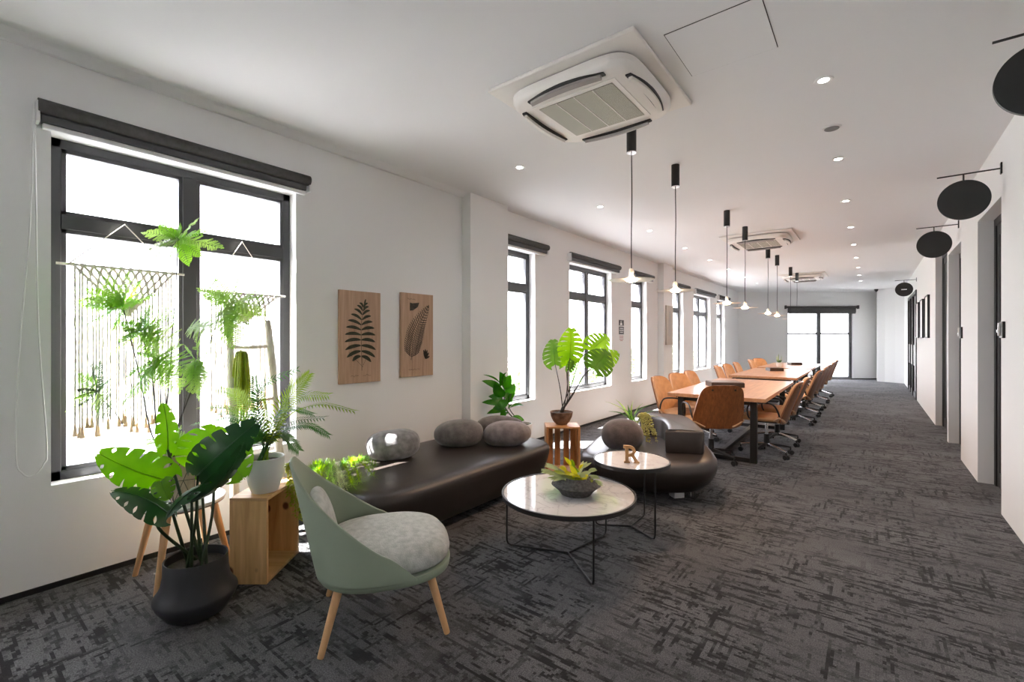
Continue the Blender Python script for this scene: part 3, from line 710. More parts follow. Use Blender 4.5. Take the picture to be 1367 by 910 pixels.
# ---- office chairs
def chair():
    t = thing('office_chair', 'x', 'chair')
    def back(off, shrink=0.):
        def f(u, v):
            a = 2 * u - 1; b = 2 * v - 1
            k = max(0., 1 - abs(b) ** 7) ** (1 / 3.6)
            z = .400 + (.50 - 2 * shrink) * v + shrink
            w = (.285 - .070 * v ** 1.4 - shrink) * k
            return V3((a * w, -.215 - .165 * (v ** 1.05) + .055 * (a * k) ** 2 * (1 - .3 * v) + off, z))
        return f
    def shell(f, th_, nu=15, nv=22):
        g = G(); A = [[f(i / (nu - 1), .5 - .5 * math.cos(PI * j / (nv - 1))) for j in range(nv)] for i in range(nu)]
        vs = [p for r in A for p in r] + [p + V3((0, th_, 0)) for r in A for p in r]; k = nu * nv
        fs = []
        for i in range(nu - 1):
            for j in range(nv - 1):
                a = i * nv + j; b = (i + 1) * nv + j
                fs += [(a, b, b + 1, a + 1), (k + a + 1, k + b + 1, k + b, k + a)]
        for j in range(nv - 1):
            a = j; fs.append((a, a + 1, k + a + 1, k + a)); b = (nu - 1) * nv + j; fs.append((b + 1, b, k + b, k + b + 1))
        return g.add(vs, fs)
    bo = shell(back(0), .014).obj('backrest', 'walnut', t, smooth=50)
    shell(back(.0155, .006), .024).obj('back_pad', 'tan', t, smooth=50)
    for x in (-.12, .12): G().tube([(x, -.352, .845), (x, -.359, .846)], .011, 12).obj('screw_cap', 'stem', bo)
    pl = superplan(.262, .235, 4.2, 56, (0, .035))
    g = G(); cushion_loft(g, pl, [(.05, .428), (.012, .434), (0, .448), (.002, .466), (.018, .478), (.06, .483)]); g.obj('seat', 'tan', t, smooth=60)
    for s in (-1, 1):   # pale rising corner of the seat shell below the back
        def lipf(u, v, s=s): return V3((s * (.15 + .145 * u), -.165 - .06 * v + .05 * u * u, .425 + .075 * u * (.4 + .6 * v)))
        G().grid(lipf, 8, 5).obj('seat_wing', 'lip', t, smooth=60, solid=.014)
        g = G(); g.tube(spline([(s * .24, .13, .44), (s * .275, .155, .50), (s * .285, .15, .60), (s * .285, .09, .655), (s * .285, -.06, .655), (s * .285, -.13, .62), (s * .27, -.17, .52), (s * .22, -.17, .44)], 5), .0095, 10); g.obj('armrest', 'black', t)
    g = G(); g.bx(-.09, .09, -.12, .10, .395, .430); g.obj('tilt_mechanism', 'black', t, bevel=.008)
    g = G(); g.cyl((0, 0, .20), (0, 0, .40), .017); g.obj('gas_column', 'chrome', t)
    g = G(); g.lathe([(.030, .10), (.034, .12), (.030, .25), (.020, .252)], 20); g.obj('column_sleeve', 'black', t)
    for k in range(5):
        a = 2 * PI * k / 5 + .3; d = V3((math.cos(a), math.sin(a), 0))
        g = G(); n = V3((-d.y, d.x, 0))
        g.loft([[d * r + n * w + V3((0, 0, z)) for w, z in ((-ww, zz), (ww, zz), (ww * .8, zz + hh), (-ww * .8, zz + hh))] for r, ww, zz, hh in ((.02, .022, .105, .04), (.15, .018, .098, .028), (.285, .013, .082, .018))])
        lg = g.obj('base_leg', 'chrome' if k % 2 else 'black', t, bevel=.004)
        g = G(); c = d * .285
        for s in (-1, 1): g.tube([c + n * s * .008 + V3((0, 0, .028)), c + n * s * .024 + V3((0, 0, .028))], .028, 20)
        g.bx(c.x - .008, c.x + .008, c.y - .008, c.y + .008, .028, .085); g.obj('caster', 'black', lg)
    return t
ch = chair(); ch.location = (-1.455, 5.60, 0); ch.rotation_euler = (0, 0, .62)
ch['label'] = 'walnut backed office chair at the near table end, its back to the camera'; ch['group'] = 'office chairs around the conference tables'
RC = [(6.30, .0, 'nearest on the right side of the nearest conference table'), (7.10, .08, 'second on the right side of the nearest conference table'),
      (8.95, -.04, 'third from the camera along the right side of the tables'), (10.0, .05, 'fourth from the camera along the right side of the tables'), (10.95, -.05, 'fifth from the camera along the right side of the tables'),
      (12.2, .06, 'sixth from the camera along the right side of the tables'), (13.5, -.03, 'furthest on the right side of the tables')]
for y, r, lab in RC: dup(ch, (-1.00 if y < 8 else -.98, y, 0), PI / 2 + r, 'walnut backed office chair, ' + lab)
LC = [(6.06, -.10, 'nearest on the window side of the nearest conference table'), (6.75, -.25, 'second on the window side of the nearest conference table'), (7.45, -.05, 'third on the window side of the nearest conference table'),
      (9.25, .05, 'nearest on the window side of the middle conference table'), (9.95, -.1, 'second on the window side of the middle conference table'), (10.85, .0, 'third on the window side of the middle conference table'),
      (12.45, .0, 'nearest on the window side of the furthest conference table'), (13.15, -.5, 'turned towards the camera on the window side of the furthest table')]
for y, r, lab in LC: dup(ch, (-1.93 - .012 * (y - 6), y, 0), -PI / 2 + r, 'tan fronted office chair, ' + lab)

# ---- round coffee tables
def coffee(name_label, c, r, h, leg_r, a0, loc_mat='marble'):
    t = thing('coffee_table', name_label, 'coffee table', (c[0], c[1], 0), group='round marble coffee tables')
    g = G(); g.lathe([(r - .016, h - .026), (r, h - .026), (r, h), (r - .012, h), (r - .012, h - .006)], 96, cap0=True, cap1=False); g.obj('rim', 'black', t)
    g = G(); g.lathe([(r - .013, h - .008), (r - .013, h - .003)], 96); g.obj('tabletop', loc_mat, t)
    for k in range(3):
        a = a0 + k * 2 * PI / 3; d = V3((math.cos(a), math.sin(a), 0)); q = .03
        g = G(); p = [V3((0, 0, .0075)), d * (leg_r - q) + V3((0, 0, .0075)), d * (leg_r - q * .3) + V3((0, 0, .0075 + q * .3)), d * leg_r + V3((0, 0, .0075 + q)), d * leg_r + V3((0, 0, h - .026))]
        g.tube(p, .0062, 10); g.obj('leg', 'black', t)
    return t
coffee('large round marble coffee table with black rim, holding the stone bowl', (-1.558, 2.592), .432, .405, .418, math.radians(-39))
coffee('small tall round marble side table with black rim, beside the larger coffee table', (-1.408, 3.25), .278, .505, .262, math.radians(-29))
# wooden letter R on the small table
t = thing('wooden_letter', 'small wooden letter R standing on the smaller round table', 'ornament', (-1.373, 3.16, .502), TH - .12)
g = G(); d0, d1 = -.012, .012
def lp(poly): g.loft([[V3((x, d0, z)) for x, z in poly], [V3((x, d1, z)) for x, z in poly]])
lp([(-.048, 0), (-.008, 0), (-.008, .012), (-.017, .016), (-.017, .112), (-.040, .112), (-.040, .016), (-.048, .012)])
lp([(-.052, .106), (-.016, .106), (-.016, .126), (-.052, .126), (-.052, .116)])
bo = [(-.017 + .052 * math.cos(a), .0855 + .0405 * math.sin(a)) for a in [-PI / 2 + PI * i / 14 for i in range(15)]]
bi = [(-.017 + .028 * math.cos(a), .0855 + .020 * math.sin(a)) for a in [-PI / 2 + PI * i / 14 for i in range(15)]]
for i in range(14): lp([bo[i], bo[i + 1], bi[i + 1], bi[i]])
lp([(-.016, .060), (.000, .052), (.026, .010), (.020, .0), (.060, 0), (.060, .010), (.050, .014), (.020, .070)])
g.obj('letter', 'rletter', t, smooth=0)
# stone bowl on the large table
BX = on_floor(760, 661, .402)
t = thing('stone_bowl', 'low dark stone bowl of yellow green leaves on the large coffee table', 'planter', (BX.x + .02, BX.y + .05, .402), .4)
g = G(); g.lathe([(.075, .0), (.092, .004), (.11, .03), (.135, .052), (.15, .064), (.135, .075), (.10, .100), (.085, .115), (.078, .112), (.088, .095), (.09, .09)], 56, cap1=False)
for p in g.v: p.x *= 1.0 + .05 * math.sin(9 * p.z + 1); 
g.obj('bowl', 'lava', t, smooth=50)
g = G(); g.lathe([(.090, .086), (.0, .092)], 40, cap0=False, cap1=False); g.obj('soil', 'soil', t)
BOWL = t

# ---- sofas
def rounded_block(g, poly, prof): return cushion_loft(g, poly, prof)
SX0, SX1, SY0, SY1 = -3.44, -2.37, 1.66, 3.80
t = thing('leather_bench', 'long dark brown leather bench sofa under the botanical panels', 'sofa', ((SX0 + SX1) / 2, (SY0 + SY1) / 2, 0))
pl = superplan((SX1 - SX0) / 2, (SY1 - SY0) / 2, 6.5, 128)
g = G(); cushion_loft(g, pl, [(.18, .072), (.125, .065), (.09, .075), (.062, .105), (.040, .16), (.020, .23), (.005, .305), (.0, .345), (.006, .375), (.024, .398), (.052, .411), (.10, .418), (.2, .421), (.35, .422)])
g.obj('upholstery', 'leather', t, smooth=180)
for sx in (-1, 1):
    for sy in (-1, 1):
        g = G(); g.lathe([(.02, 0), (.024, .008), (.022, .09)], 16, c=(sx * .24 + (.0 if sx < 0 else -.0), sy * .86, 0)); g.obj('foot', 'black', t)
g = G(); g.bx(-.28, .28, -.84, .84, .045, .085); g.obj('base_frame', 'black', t, smooth=0)
BENCH_Z = .42
def pebble(x, y, z, r, m, label, rz, tilt=0., p=2.25):
    t = thing('pebble_cushion', label, 'cushion', (x, y, z), rz, 'pebble shaped cushions')
    g = G(); g.ell((0, 0, 0), r, 40, 22, p, Matrix.Rotation(tilt, 3, 'Y'))
    rnd = random.Random(int(x * 1000) & 255); ph = rnd.uniform(0, 6)
    for v in g.v:
        k = 1 + .045 * math.sin(3.1 * v.x / r[0] + ph) * math.cos(2.3 * v.y / r[1] + ph * 2)
        v *= k
    zm = min(v.z for v in g.v)
    for v in g.v:
        if v.z < zm * .80: v.z = zm * .80 + (v.z - zm * .80) * .25
    lo = min(v.z for v in g.v)
    for v in g.v: v.z -= lo
    g.obj('cover', m, t, smooth=180)
    g = G(); cz = -lo
    ring = [V3((r[0] * .985 * math.cos(a), r[1] * .985 * math.sin(a), cz + .01 * math.sin(2 * a))) for a in [2 * PI * i / 60 for i in range(61)]]
    return t
pebble(-3.10, 2.385, BENCH_Z, (.215, .135, .125), 'stone1', 'pale grey pebble cushion at the near end of the leather bench, half in sunlight', TH + .15, -.06, 2.5)
pebble(-3.00, 3.05, BENCH_Z, (.230, .17, .125), 'stone2', 'taupe pebble cushion in the middle of the leather bench', TH + .2, -.06)
pebble(-2.66, 3.34, BENCH_Z, (.225, .16, .115), 'stone3', 'rosy grey pebble cushion at the far front of the leather bench', TH + .05, -.07)
pebble(-2.98, 3.62, BENCH_Z, (.25, .14, .105), 'stone2', 'flat taupe pebble cushion behind the two others, nearest the wall pier', TH + .1, 0)

t = thing('curved_sofa', 'curved dark leather sofa with a low bolster back, behind the small round table', 'sofa', (0, 0, 0))
out = smoothpoly([(-2.08, 3.58), (-1.58, 3.62), (-1.14, 3.86), (-1.02, 4.10), (-1.08, 4.42), (-1.40, 5.02), (-1.70, 5.18), (-2.12, 5.06), (-2.38, 4.70), (-2.24, 4.10)], 4)
g = G(); cushion_loft(g, out, [(.24, .085), (.19, .08), (.12, .10), (.055, .16), (.012, .235), (.0, .28), (.006, .318), (.026, .348), (.06, .366), (.13, .374), (.26, .376)])
g.obj('upholstery', 'leather', t, smooth=180)
bol = smoothpoly([(-1.455, 4.10), (-1.43, 4.115), (-1.18, 4.235), (-1.165, 4.26), (-1.18, 4.33), (-1.50, 4.96), (-1.66, 5.08), (-1.85, 5.0), (-2.06, 4.93), (-1.96, 4.80), (-1.73, 4.74), (-1.56, 4.46), (-1.47, 4.22), (-1.465, 4.12)], 2)
g = G(); cushion_loft(g, bol, [(.03, .374), (.008, .377), (.003, .39), (.0, .46), (.0, .555), (.004, .569), (.014, .578), (.04, .582)], inset)
g.obj('bolster', 'leather', t, smooth=60)
for x, y in ((-1.95, 3.95), (-1.23, 4.15), (-1.50, 4.75), (-2.1, 4.75)):
    g = G(); g.lathe([(.02, 0), (.022, .09)], 14, c=(x, y, 0)); g.obj('foot', 'chrome', t)
pebble(-1.83, 4.02, .376, (.185, .175, .155), 'stone4', 'round dark umber pebble cushion on the curved sofa', 0.3, 0, 2.1)
t = thing('floor_socket', 'small white socket box on the carpet under the curved sofa', 'socket', (-1.36, 4.12, 0), TH + .2)
g = G(); g.bx(-.05, .05, -.045, .045, 0, .055); g.obj('housing', 'white', t, bevel=.006)
g = G(); g.bx(-.03, .03, -.047, -.045, .012, .04); g.obj('face_plate', 'whitepot', t, smooth=0)

# ---- sage armchair
AC_ = V3((-1.962, 1.452, 0)); AR = math.atan2(.83, .56) - PI / 2
t = thing('lounge_chair', 'sage green shell lounge chair with pale grey seat on beech legs', 'armchair', AC_, AR)
g = G(); cushion_loft(g, superplan(.315, .318, 2.7, 80, (0, .010)), [(.06, .262), (.02, .266), (.004, .278), (.0, .300), (.004, .312), (.03, .313)]); g.obj('seat_tray', 'sage', t, smooth=60)
g = G(); cushion_loft(g, superplan(.305, .315, 2.6, 80, (0, .012)), [(.03, .312), (.008, .325), (.0, .352), (.006, .382), (.028, .408), (.07, .425), (.13, .434), (.22, .438)]); g.obj('seat_cushion', 'sagecloth', t, smooth=180)
PM = math.radians(106); YE = .333 * abs(math.cos(PM)) ** (2 / 2.7)
def shellf(u, v):
    ph = (2 * u - 1) * PM; e = 2 / 2.7
    sx = math.copysign(abs(math.sin(ph)) ** e, math.sin(ph)); sy = -math.copysign(abs(math.cos(ph)) ** e, math.cos(ph))
    k = abs(2 * u - 1)
    yl = min(1., max(0., (YE - .333 * sy) / (YE + .333)))
    kk = max(0., (k * k + .004) ** .5 - .10) / .902
    f = max(0., .62 * (1 - kk) + .38 * yl)
    top = .306 + .515 * f
    z = .300 + (top - .300) * v
    hh = max(0., (z - .30) / .5)
    lean = .115 * hh; nar = 1 - .27 * hh ** 1.2
    return V3((.318 * sx * nar, .320 * sy + .010 - lean * max(0, -sy) ** .5, z))
G().grid(shellf, 121, 22).obj('back_shell', 'sage', t, smooth=180, solid=.013)
g = G(); R = Matrix.Rotation(.26, 3, 'X'); g.ell((0, -.280, .49), (.165, .05, .185), 30, 18, 2.3, R); g.obj('back_cushion', 'sagecloth', t, smooth=180)
for sx in (-1, 1):
    for sy in (-1, 1):
        g = G(); g.tube([(sx * .262, sy * .280, 0), (sx * .26, sy * .278, .006), (sx * .205, sy * .205, .27)], [.0125, .0145, .0205], 18); g.obj('leg', 'beech', t)
# ---- open pine box stand
t = thing('pine_box_stand', 'open pine box standing on end under the white palm pot', 'stand', (-2.922, 1.302, 0), TH)
w, d, h, k = .213, .396, .492, .018
g = G(); g.bx(-w / 2, w / 2, -d / 2, -d / 2 + k, 0, h - k); g.obj('end_panel', 'pine', t, bevel=.0015)
g = G(); g.bx(-w / 2, w / 2, d / 2 - k, d / 2, 0, h - k); g.obj('end_panel', 'pine', t, bevel=.0015)
g = G(); g.bx(-w / 2, -w / 2 + k, -d / 2 + k, d / 2 - k, 0, h - k); g.obj('back_panel', 'pine', t, bevel=.0015)
g = G(); g.bx(-w / 2, w / 2, -d / 2, d / 2, h - k, h); g.obj('top_panel', 'pinex', t, bevel=.0015)
g = G(); g.bx(-w / 2 + k, w / 2, -d / 2 + k, d / 2 - k, .002, .002 + k); g.obj('bottom_panel', 'pinex', t, bevel=.0015)
# ---- slatted crate
t = thing('slatted_crate', 'orange pine slatted crate standing on end under the coconut bowl', 'crate', (-2.60, 4.20, 0), TH)
w, d, h = .355, .26, .485
g = G(); g.bx(-w / 2, w / 2, -d / 2, d / 2, h - .02, h); g.obj('top_panel', 'crate', t, bevel=.002)
g = G(); g.bx(-w / 2, w / 2, -d / 2, d / 2, .0, .02); g.obj('bottom_panel', 'crate', t, bevel=.002)
for x in (-w / 2 + .011, w / 2 - .011):
    for y in (-d / 2 + .011, d / 2 - .011):
        g = G(); g.bx(x - .011, x + .011, y - .011, y + .011, .02, h - .02); g.obj('corner_post', 'crate', t, bevel=.0015)
for x in (-.115, -.035, .060, .135):
    g = G(); g.bx(x - .030, x + .030, d / 2 - .010, d / 2, .02, h - .02); g.obj('slat', 'crate', t, bevel=.0015)
for s in (-1, 1):
    for y in (-.055, .045):
        g = G(); x = s * (w / 2 - .005); g.bx(x - .005, x + .005, y - .032, y + .032, .02, h - .02); g.obj('slat', 'crate', t, bevel=.0015)
# ---- three legged stool table
STC = V3((-3.235, .965, 0))
t = thing('plant_stool', 'round white topped stool with pale wood legs under the tall fern', 'stool', STC, 0)
g = G(); g.lathe([(.19, .425), (.207, .430), (.213, .440), (.213, .446), (.209, .450)], 72); g.obj('seat_top', M['whitepot'], t)
g = G(); g.lathe([(.185, .414), (.206, .4245), (.2, .425)], 72); g.obj('edge_band', 'walnut', t)
for sx in (-1, 1):
    for sy in (-1, 1):
        g = G(); g.tube([(sx * .197, sy * .188, 0), (sx * .12, sy * .115, .418)], [.0135, .0215], 16); g.obj('leg', 'beech', t)
# ---- driftwood ladder
t = thing('driftwood_ladder', 'bleached driftwood ladder leaning at the large near window', 'ladder')
def lpt(x, y, X): return on_wall(x, y, X)
la, lb = lpt(306, 427, -3.615), on_floor(324, 733)
ra, rb = lpt(357, 428, -3.615), on_floor(398, 700)
lb = V3((-3.33, 1.30, 0)); rb = V3((-3.33, 1.615, 0))
def wob(a, b, s):
    rnd = random.Random(s); return [a.lerp(b, i / 7) + V3((0, rnd.uniform(-.008, .008), 0)) * (0 < i < 7) for i in range(8)]
for a, b, s in ((la, lb, 3), (ra, rb, 5)):
    g = G(); g.tube(spline(wob(a, b, s), 3), [.025 + .004 * math.sin(i * .7 + s) for i in range(22)], 12); g.obj('rail', 'drift', t)
for k in (.125, .375, .625, .86):
    p, q = la.lerp(lb, k), ra.lerp(rb, k); e = (q - p).normalized() * .025
    g = G(); g.tube(spline([p - e, p.lerp(q, .5) + V3((0, 0, -.006)), q + e], 4), .014, 10); g.obj('rung', 'drift', t)
LADDER = (la, lb, ra, rb)
# ---- macrame hangings in the large window
def macrame(y0, y1, zd, ya, za, hook, nst, zb, label, seed):
    rnd = random.Random(seed); X = -3.685
    t = thing('macrame_hanging', label, 'wall hanging', (X, (y0 + y1) / 2, zd), group='macrame hangings in the large window')
    yc = (y0 + y1) / 2; P = lambda y, z: V3((rnd.uniform(-.003, .003), y - yc, z - zd))
    g = G(); g.tube([(0, y0 - yc, 0), (0, y1 - yc, 0)], .0075, 10); g.obj('dowel', 'drift', t)
    n0, n1 = y0 + .07, y1 - .06
    g = G(); g.tube([P(n0 - .02, zd), V3((0, hook[0] - yc, hook[1] - zd)), P(n1, zd)], .0042, 6); g.obj('hanging_cord', 'rope', t)
    g = G(); rows = 7; cols = 11
    def node(r, c):
        f = r / rows; a = n0 + (ya - n0) * f; b = n1 + (ya - n1) * f; m = cols - r * 1.0
        return P(a + (b - a) * (c / max(1, cols - r)), zd + (za - zd) * f)
    nodes = {(r, c): node(r, c) for r in range(rows + 1) for c in range(cols - r + 1)}
    for (r, c), p in nodes.items():
        for q in ((r + 1, c), (r + 1, c - 1)):
            if q in nodes: g.tube([p, nodes[q]], .0078, 5)
        if r: g.ell(p, (.008, .013, .012), 8, 5)
    for c in range(cols + 1): g.ell(nodes[(0, c)], (.010, .018, .012), 8, 6)
    g.obj('knotted_net', 'rope', t)
    g = G(); tg = G()
    for i in range(nst):
        y = n0 + (n1 - n0) * (i + .5 + rnd.uniform(-.3, .3)) / nst
        f = 1 - abs(y - ya) / ((ya - n0) if y < ya else (n1 - ya)); zt_ = zd + (za - zd) * max(0, f)
        ze = zb + rnd.uniform(-.03, .05)
        g.tube([P(y, zt_), P(y + rnd.uniform(-.006, .006), (zt_ + ze) / 2), P(y, ze + .06)], .0050, 5)
        if rnd.random() < .25: g.ell(P(y, zt_ - rnd.uniform(.2, .5)), (.006, .006, .03), 8, 6)
        if rnd.random() < .8: tg.lathe([(.0035, .07), (.008, .052), (.007, .046), (.013, .0), (.002, .0)], 8, c=P(y, ze))
    g.obj('fringe', 'rope', t); tg.obj('tassel', 'tassel', t)
macrame(.475, 1.10, 1.835, .80, 1.55, (.784, 2.115), 27, .82, 'cream macrame hanging with knotted triangle in the left pane of the large window', 11)
macrame(1.19, 1.785, 1.735, 1.49, 1.525, (1.466, 2.12), 25, .86, 'cream macrame hanging in the right pane of the large window, behind the ladder', 12)
# ================================================================== PLANTS
CAM = V3((0, 0, CH))
def basis(base, tip, face, roll=0.):
    t = (tip - base).normalized(); n = face - t * face.dot(t); n.normalize(); s = t.cross(n)
    if roll:
        q = Matrix.Rotation(roll, 3, t); n = q @ n; s = q @ s
    return t, n, s
def monstera(base, tip, W, face=None, roll=0., lobes=6, bend=.10, cup=.10, split=.52):
    "a split heart-shaped leaf from its stalk joint to its tip"
    base, tip = V3(base), V3(tip); L_ = (tip - base).length
    face = face or (CAM - base).normalized(); t, n, s = basis(base, tip, face, roll); g = G()
    def wid(u):
        q = (u - .30) / (.72 if u > .30 else .53); return W / 2 * max(0., 1 - abs(q) ** (1.75 if u > .3 else 2.3)) ** (.72 if u > .3 else .55)
    def pt(u, lat):
        return base + t * (L_ * u) + s * lat + n * (bend * L_ * (4 * u * (1 - u)) - cup * W * (2 * abs(lat) / W) ** 2 * .9)
    U0, U1 = -.20, 1.0; rs_ = random.Random(int(abs(base.x * 7919 + tip.z * 104729) * 1000) % 99991)
    for sd in (-1, 1):
        op = [rs_.random() < .55 for _ in range(lobes + 1)]; op[0] = op[lobes] = False
        for i in range(lobes):
            a0, a1 = i / lobes, (i + 1) / lobes; rows = []
            for v in (0, .25, .45, .52, .58, .66, .76, .86, .94, 1.0):
                q_ = max(0., (v - split) / (1 - split)); hole = .30 * max(0., math.sin(PI * min(1., q_ * 1.15))) if q_ < .87 else 0.
                gl, gr = [(.20 * q_ ** .6 if o_ else hole) * .5 for o_ in (op[i], op[i + 1])]
                row = []
                for w in (0, .25, .5, .75, 1):
                    ww = gl + w * (1 - gl - gr); rr = a0 + (a1 - a0) * ww
                    um = max(0., rr * .93)                     # along the midrib
                    ue = U0 + (U1 - U0) * (rr ** .92)           # along the margin
                    u = um + (ue - um) * v ** 1.1 + .05 * v * (1 - v)
                    row.append(pt(u, sd * wid(ue) * v * (1. - (.035 if w in (0, 1) and v > .85 else 0))))
                rows.append(row)
            vs = [p for r in rows for p in r]; k = 5
            fs = [(r * k + c, r * k + c + 1, (r + 1) * k + c + 1, (r + 1) * k + c) for r in range(len(rows) - 1) for c in range(k - 1)]
            g.add(vs, fs)
    rib = G(); rib.tube([pt(i / 10, 0) + n * .0015 for i in range(11)], [.0035 - .0002 * i for i in range(11)], 5); g.add(rib.v, rib.f)
    return g
def lance(g, base, tip, W, face, bend=.15, fold=.15, k=9):
    base, tip = V3(base), V3(tip); L_ = (tip - base).length; t, n, s = basis(base, tip, V3(face)); vs = []
    for i in range(k):
        u = i / (k - 1); w = W / 2 * math.sin(PI * u ** .85) ** .8 if 0 < i < k - 1 else .001
        c = base + t * L_ * u + n * bend * L_ * 4 * u * (1 - u)
        vs += [c - s * w + n * fold * w, c, c + s * w + n * fold * w]
    g.add(vs, [(i * 3 + j, i * 3 + j + 1, i * 3 + j + 4, i * 3 + j + 3) for i in range(k - 1) for j in (0, 1)])
def feather(g, base, d, length, rnd, droop=.35, width=.42, npin=13, leaf=.011):
    "a feathery twice-cut fern frond"
    d = d.normalized(); face = V3((rnd.uniform(-.5, .5), -.8, rnd.uniform(.3, 1.))).normalized()
    cur = []; p = base.copy(); v = d.copy(); st = length / npin
    for i in range(npin + 1):
        cur.append(p.copy()); p = p + v * st; v = (v + V3((0, 0, -droop / npin))).normalized()
    g.tube(cur, [.0016] * len(cur), 4)
    for i in range(1, npin + 1):
        u = i / npin; t = (cur[i] - cur[i - 1]).normalized(); n = face - t * face.dot(t)
        if n.length < .05: n = V3((0, 0, 1)) - t * t.z
        n.normalize(); s = t.cross(n); pl = length * width * (math.sin(PI * (.18 + .80 * u)) ** .9) * .6
        for sd in (-1, 1):
            e = (s * sd * .85 + t * .5 + n * rnd.uniform(-.25, .2)).normalized(); q = t.cross(e).cross(e).normalized() if abs(t.dot(e)) < .99 else s
            k = max(3, int(pl / (leaf * .5)))
            for j in range(1, k + 1):
                c = cur[i] + e * pl * j / k; lf = leaf * (1.15 - .5 * j / k)
                for h in (-1, 1):
                    dd = (q * h + e * .6).normalized(); nn = (e * .9 - q * h * .3).normalized()
                    g.add([c, c + dd * lf * .5 + nn * lf * .40, c + dd * lf, c + dd * lf * .5 - nn * lf * .40], [(0, 1, 2, 3)])
def pinnate(g, pts, leaf_len, rnd, n=24, w=.011, face=V3((0, -.5, 1)), droop=.25, start=.12):
    cur = spline(pts, 12); m = len(cur); g.tube(cur, [.004 * (1 - .8 * i / m) for i in range(m)], 5)
    for i in range(n):
        u = start + (1 - start) * i / (n - 1); x = u * (m - 1); k = min(int(x), m - 2); c = cur[k].lerp(cur[k + 1], x - k)
        t = (cur[k + 1] - cur[k]).normalized(); f = face - t * face.dot(t); f = f.normalized() if f.length > .1 else V3((1, 0, 0)); s = t.cross(f)
        ll = leaf_len * (.45 + .55 * math.sin(PI * min(1, .15 + .8 * u))) * rnd.uniform(.9, 1.08)
        for sd in (-1, 1):
            e = (s * sd * (1 - .35 * u) + t * (.35 + .4 * u) + f * .12).normalized(); q = e.cross(f).normalized()
            a = c; b = c + e * ll * .5 + V3((0, 0, -.02 * ll)); d = c + e * ll + V3((0, 0, -droop * ll))
            g.add([a - q * w * .25, a + q * w * .25, b + q * w * .5, b - q * w * .5, d], [(0, 1, 2, 3), (3, 2, 4)])
def stem(pts, r0, r1, m, parent, n=8, name='stem'):
    c = spline(pts, 7); k = len(c); g = G(); g.tube(c, [r0 + (r1 - r0) * i / (k - 1) for i in range(k)], n); return g.obj(name, m, parent)

# ---- monstera in the charcoal floor pot
PC = V3((-2.72, .865, 0))
t = thing('potted_monstera', 'tall monstera with split leaves in a charcoal floor pot', 'potted plant', PC)
g = G(); g.lathe([(.085, 0), (.11, .004), (.135, .02), (.172, .075), (.184, .105), (.181, .118), (.164, .140), (.150, .17), (.1415, .22), (.140, .288), (.138, .292), (.133, .288), (.132, .24)], 72, cap1=False); g.obj('pot', 'darkpot', t, smooth=40)
g = G(); g.lathe([(.133, .245), (.0, .25)], 40, cap0=False, cap1=False); g.obj('soil', 'soil', t)
def loc(p): return p - PC
pot = lambda dx, dy: V3((dx, dy, .245))
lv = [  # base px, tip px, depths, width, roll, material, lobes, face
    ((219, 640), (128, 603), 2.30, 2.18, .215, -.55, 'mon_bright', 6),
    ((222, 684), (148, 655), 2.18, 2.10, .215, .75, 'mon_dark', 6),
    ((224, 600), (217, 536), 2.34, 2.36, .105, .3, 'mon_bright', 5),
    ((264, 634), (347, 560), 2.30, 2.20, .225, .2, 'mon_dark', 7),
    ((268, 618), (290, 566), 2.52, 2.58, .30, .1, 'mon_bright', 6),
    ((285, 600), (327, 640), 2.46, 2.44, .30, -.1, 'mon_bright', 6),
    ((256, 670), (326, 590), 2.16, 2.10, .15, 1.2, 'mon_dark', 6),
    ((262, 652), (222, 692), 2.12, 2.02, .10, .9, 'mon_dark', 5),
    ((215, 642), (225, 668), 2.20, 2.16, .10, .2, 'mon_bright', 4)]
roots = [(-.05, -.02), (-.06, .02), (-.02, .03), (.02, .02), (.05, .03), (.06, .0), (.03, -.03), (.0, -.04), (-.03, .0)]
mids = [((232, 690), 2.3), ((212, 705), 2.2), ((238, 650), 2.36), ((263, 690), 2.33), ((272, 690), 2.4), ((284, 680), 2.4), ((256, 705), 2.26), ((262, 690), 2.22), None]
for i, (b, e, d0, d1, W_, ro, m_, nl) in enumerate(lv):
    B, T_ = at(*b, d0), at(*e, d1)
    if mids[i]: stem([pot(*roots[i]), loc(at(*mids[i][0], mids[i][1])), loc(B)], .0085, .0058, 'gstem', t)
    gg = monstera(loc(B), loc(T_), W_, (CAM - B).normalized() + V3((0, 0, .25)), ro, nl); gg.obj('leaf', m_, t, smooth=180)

# ---- tall feathery fern in the geometric planter on the stool
FC = STC + V3((.0, .0, .450))
t = thing('tall_fern', 'tall feathery fern in a sand coloured faceted planter on the stool', 'potted plant', FC)
hexa = lambda r, z, o=0.: [V3((r * math.cos(o + PI / 3 * i), r * math.sin(o + PI / 3 * i), z)) for i in range(6)]
g = G(); g.loft([hexa(.088, 0, .2), hexa(.112, .13, .2), hexa(.108, .27, .2), hexa(.100, .27, .2), hexa(.098, .24, .2)]); pt_ = g.obj('planter', 'planter', t, smooth=0)
g = G()
for i in range(6):
    a = .2 + PI / 3 * i; b = a + PI / 3; c_ = lambda an, r, z: V3((r * math.cos(an), r * math.sin(an), z))
    A, B, C_, D, E_, F_ = c_(a, .090, .002), c_(b, .090, .002), c_(a, .114, .13), c_(b, .114, .13), c_(a, .110, .27), c_(b, .110, .27)
    mid0 = A.lerp(B, .5); mid1 = C_.lerp(D, .5); mid2 = E_.lerp(F_, .5)
    for p, q in ((A, B), (A, C_), (C_, E_), (A, mid1), (B, mid1), (C_, mid2), (mid1, F_), (C_, D)): g.tube([p, q], .0016, 5)
g.obj('inlay_line', 'black', pt_)
def fl(x, y, d=2.745): return at(x, y, d) - FC
rnd = random.Random(5)
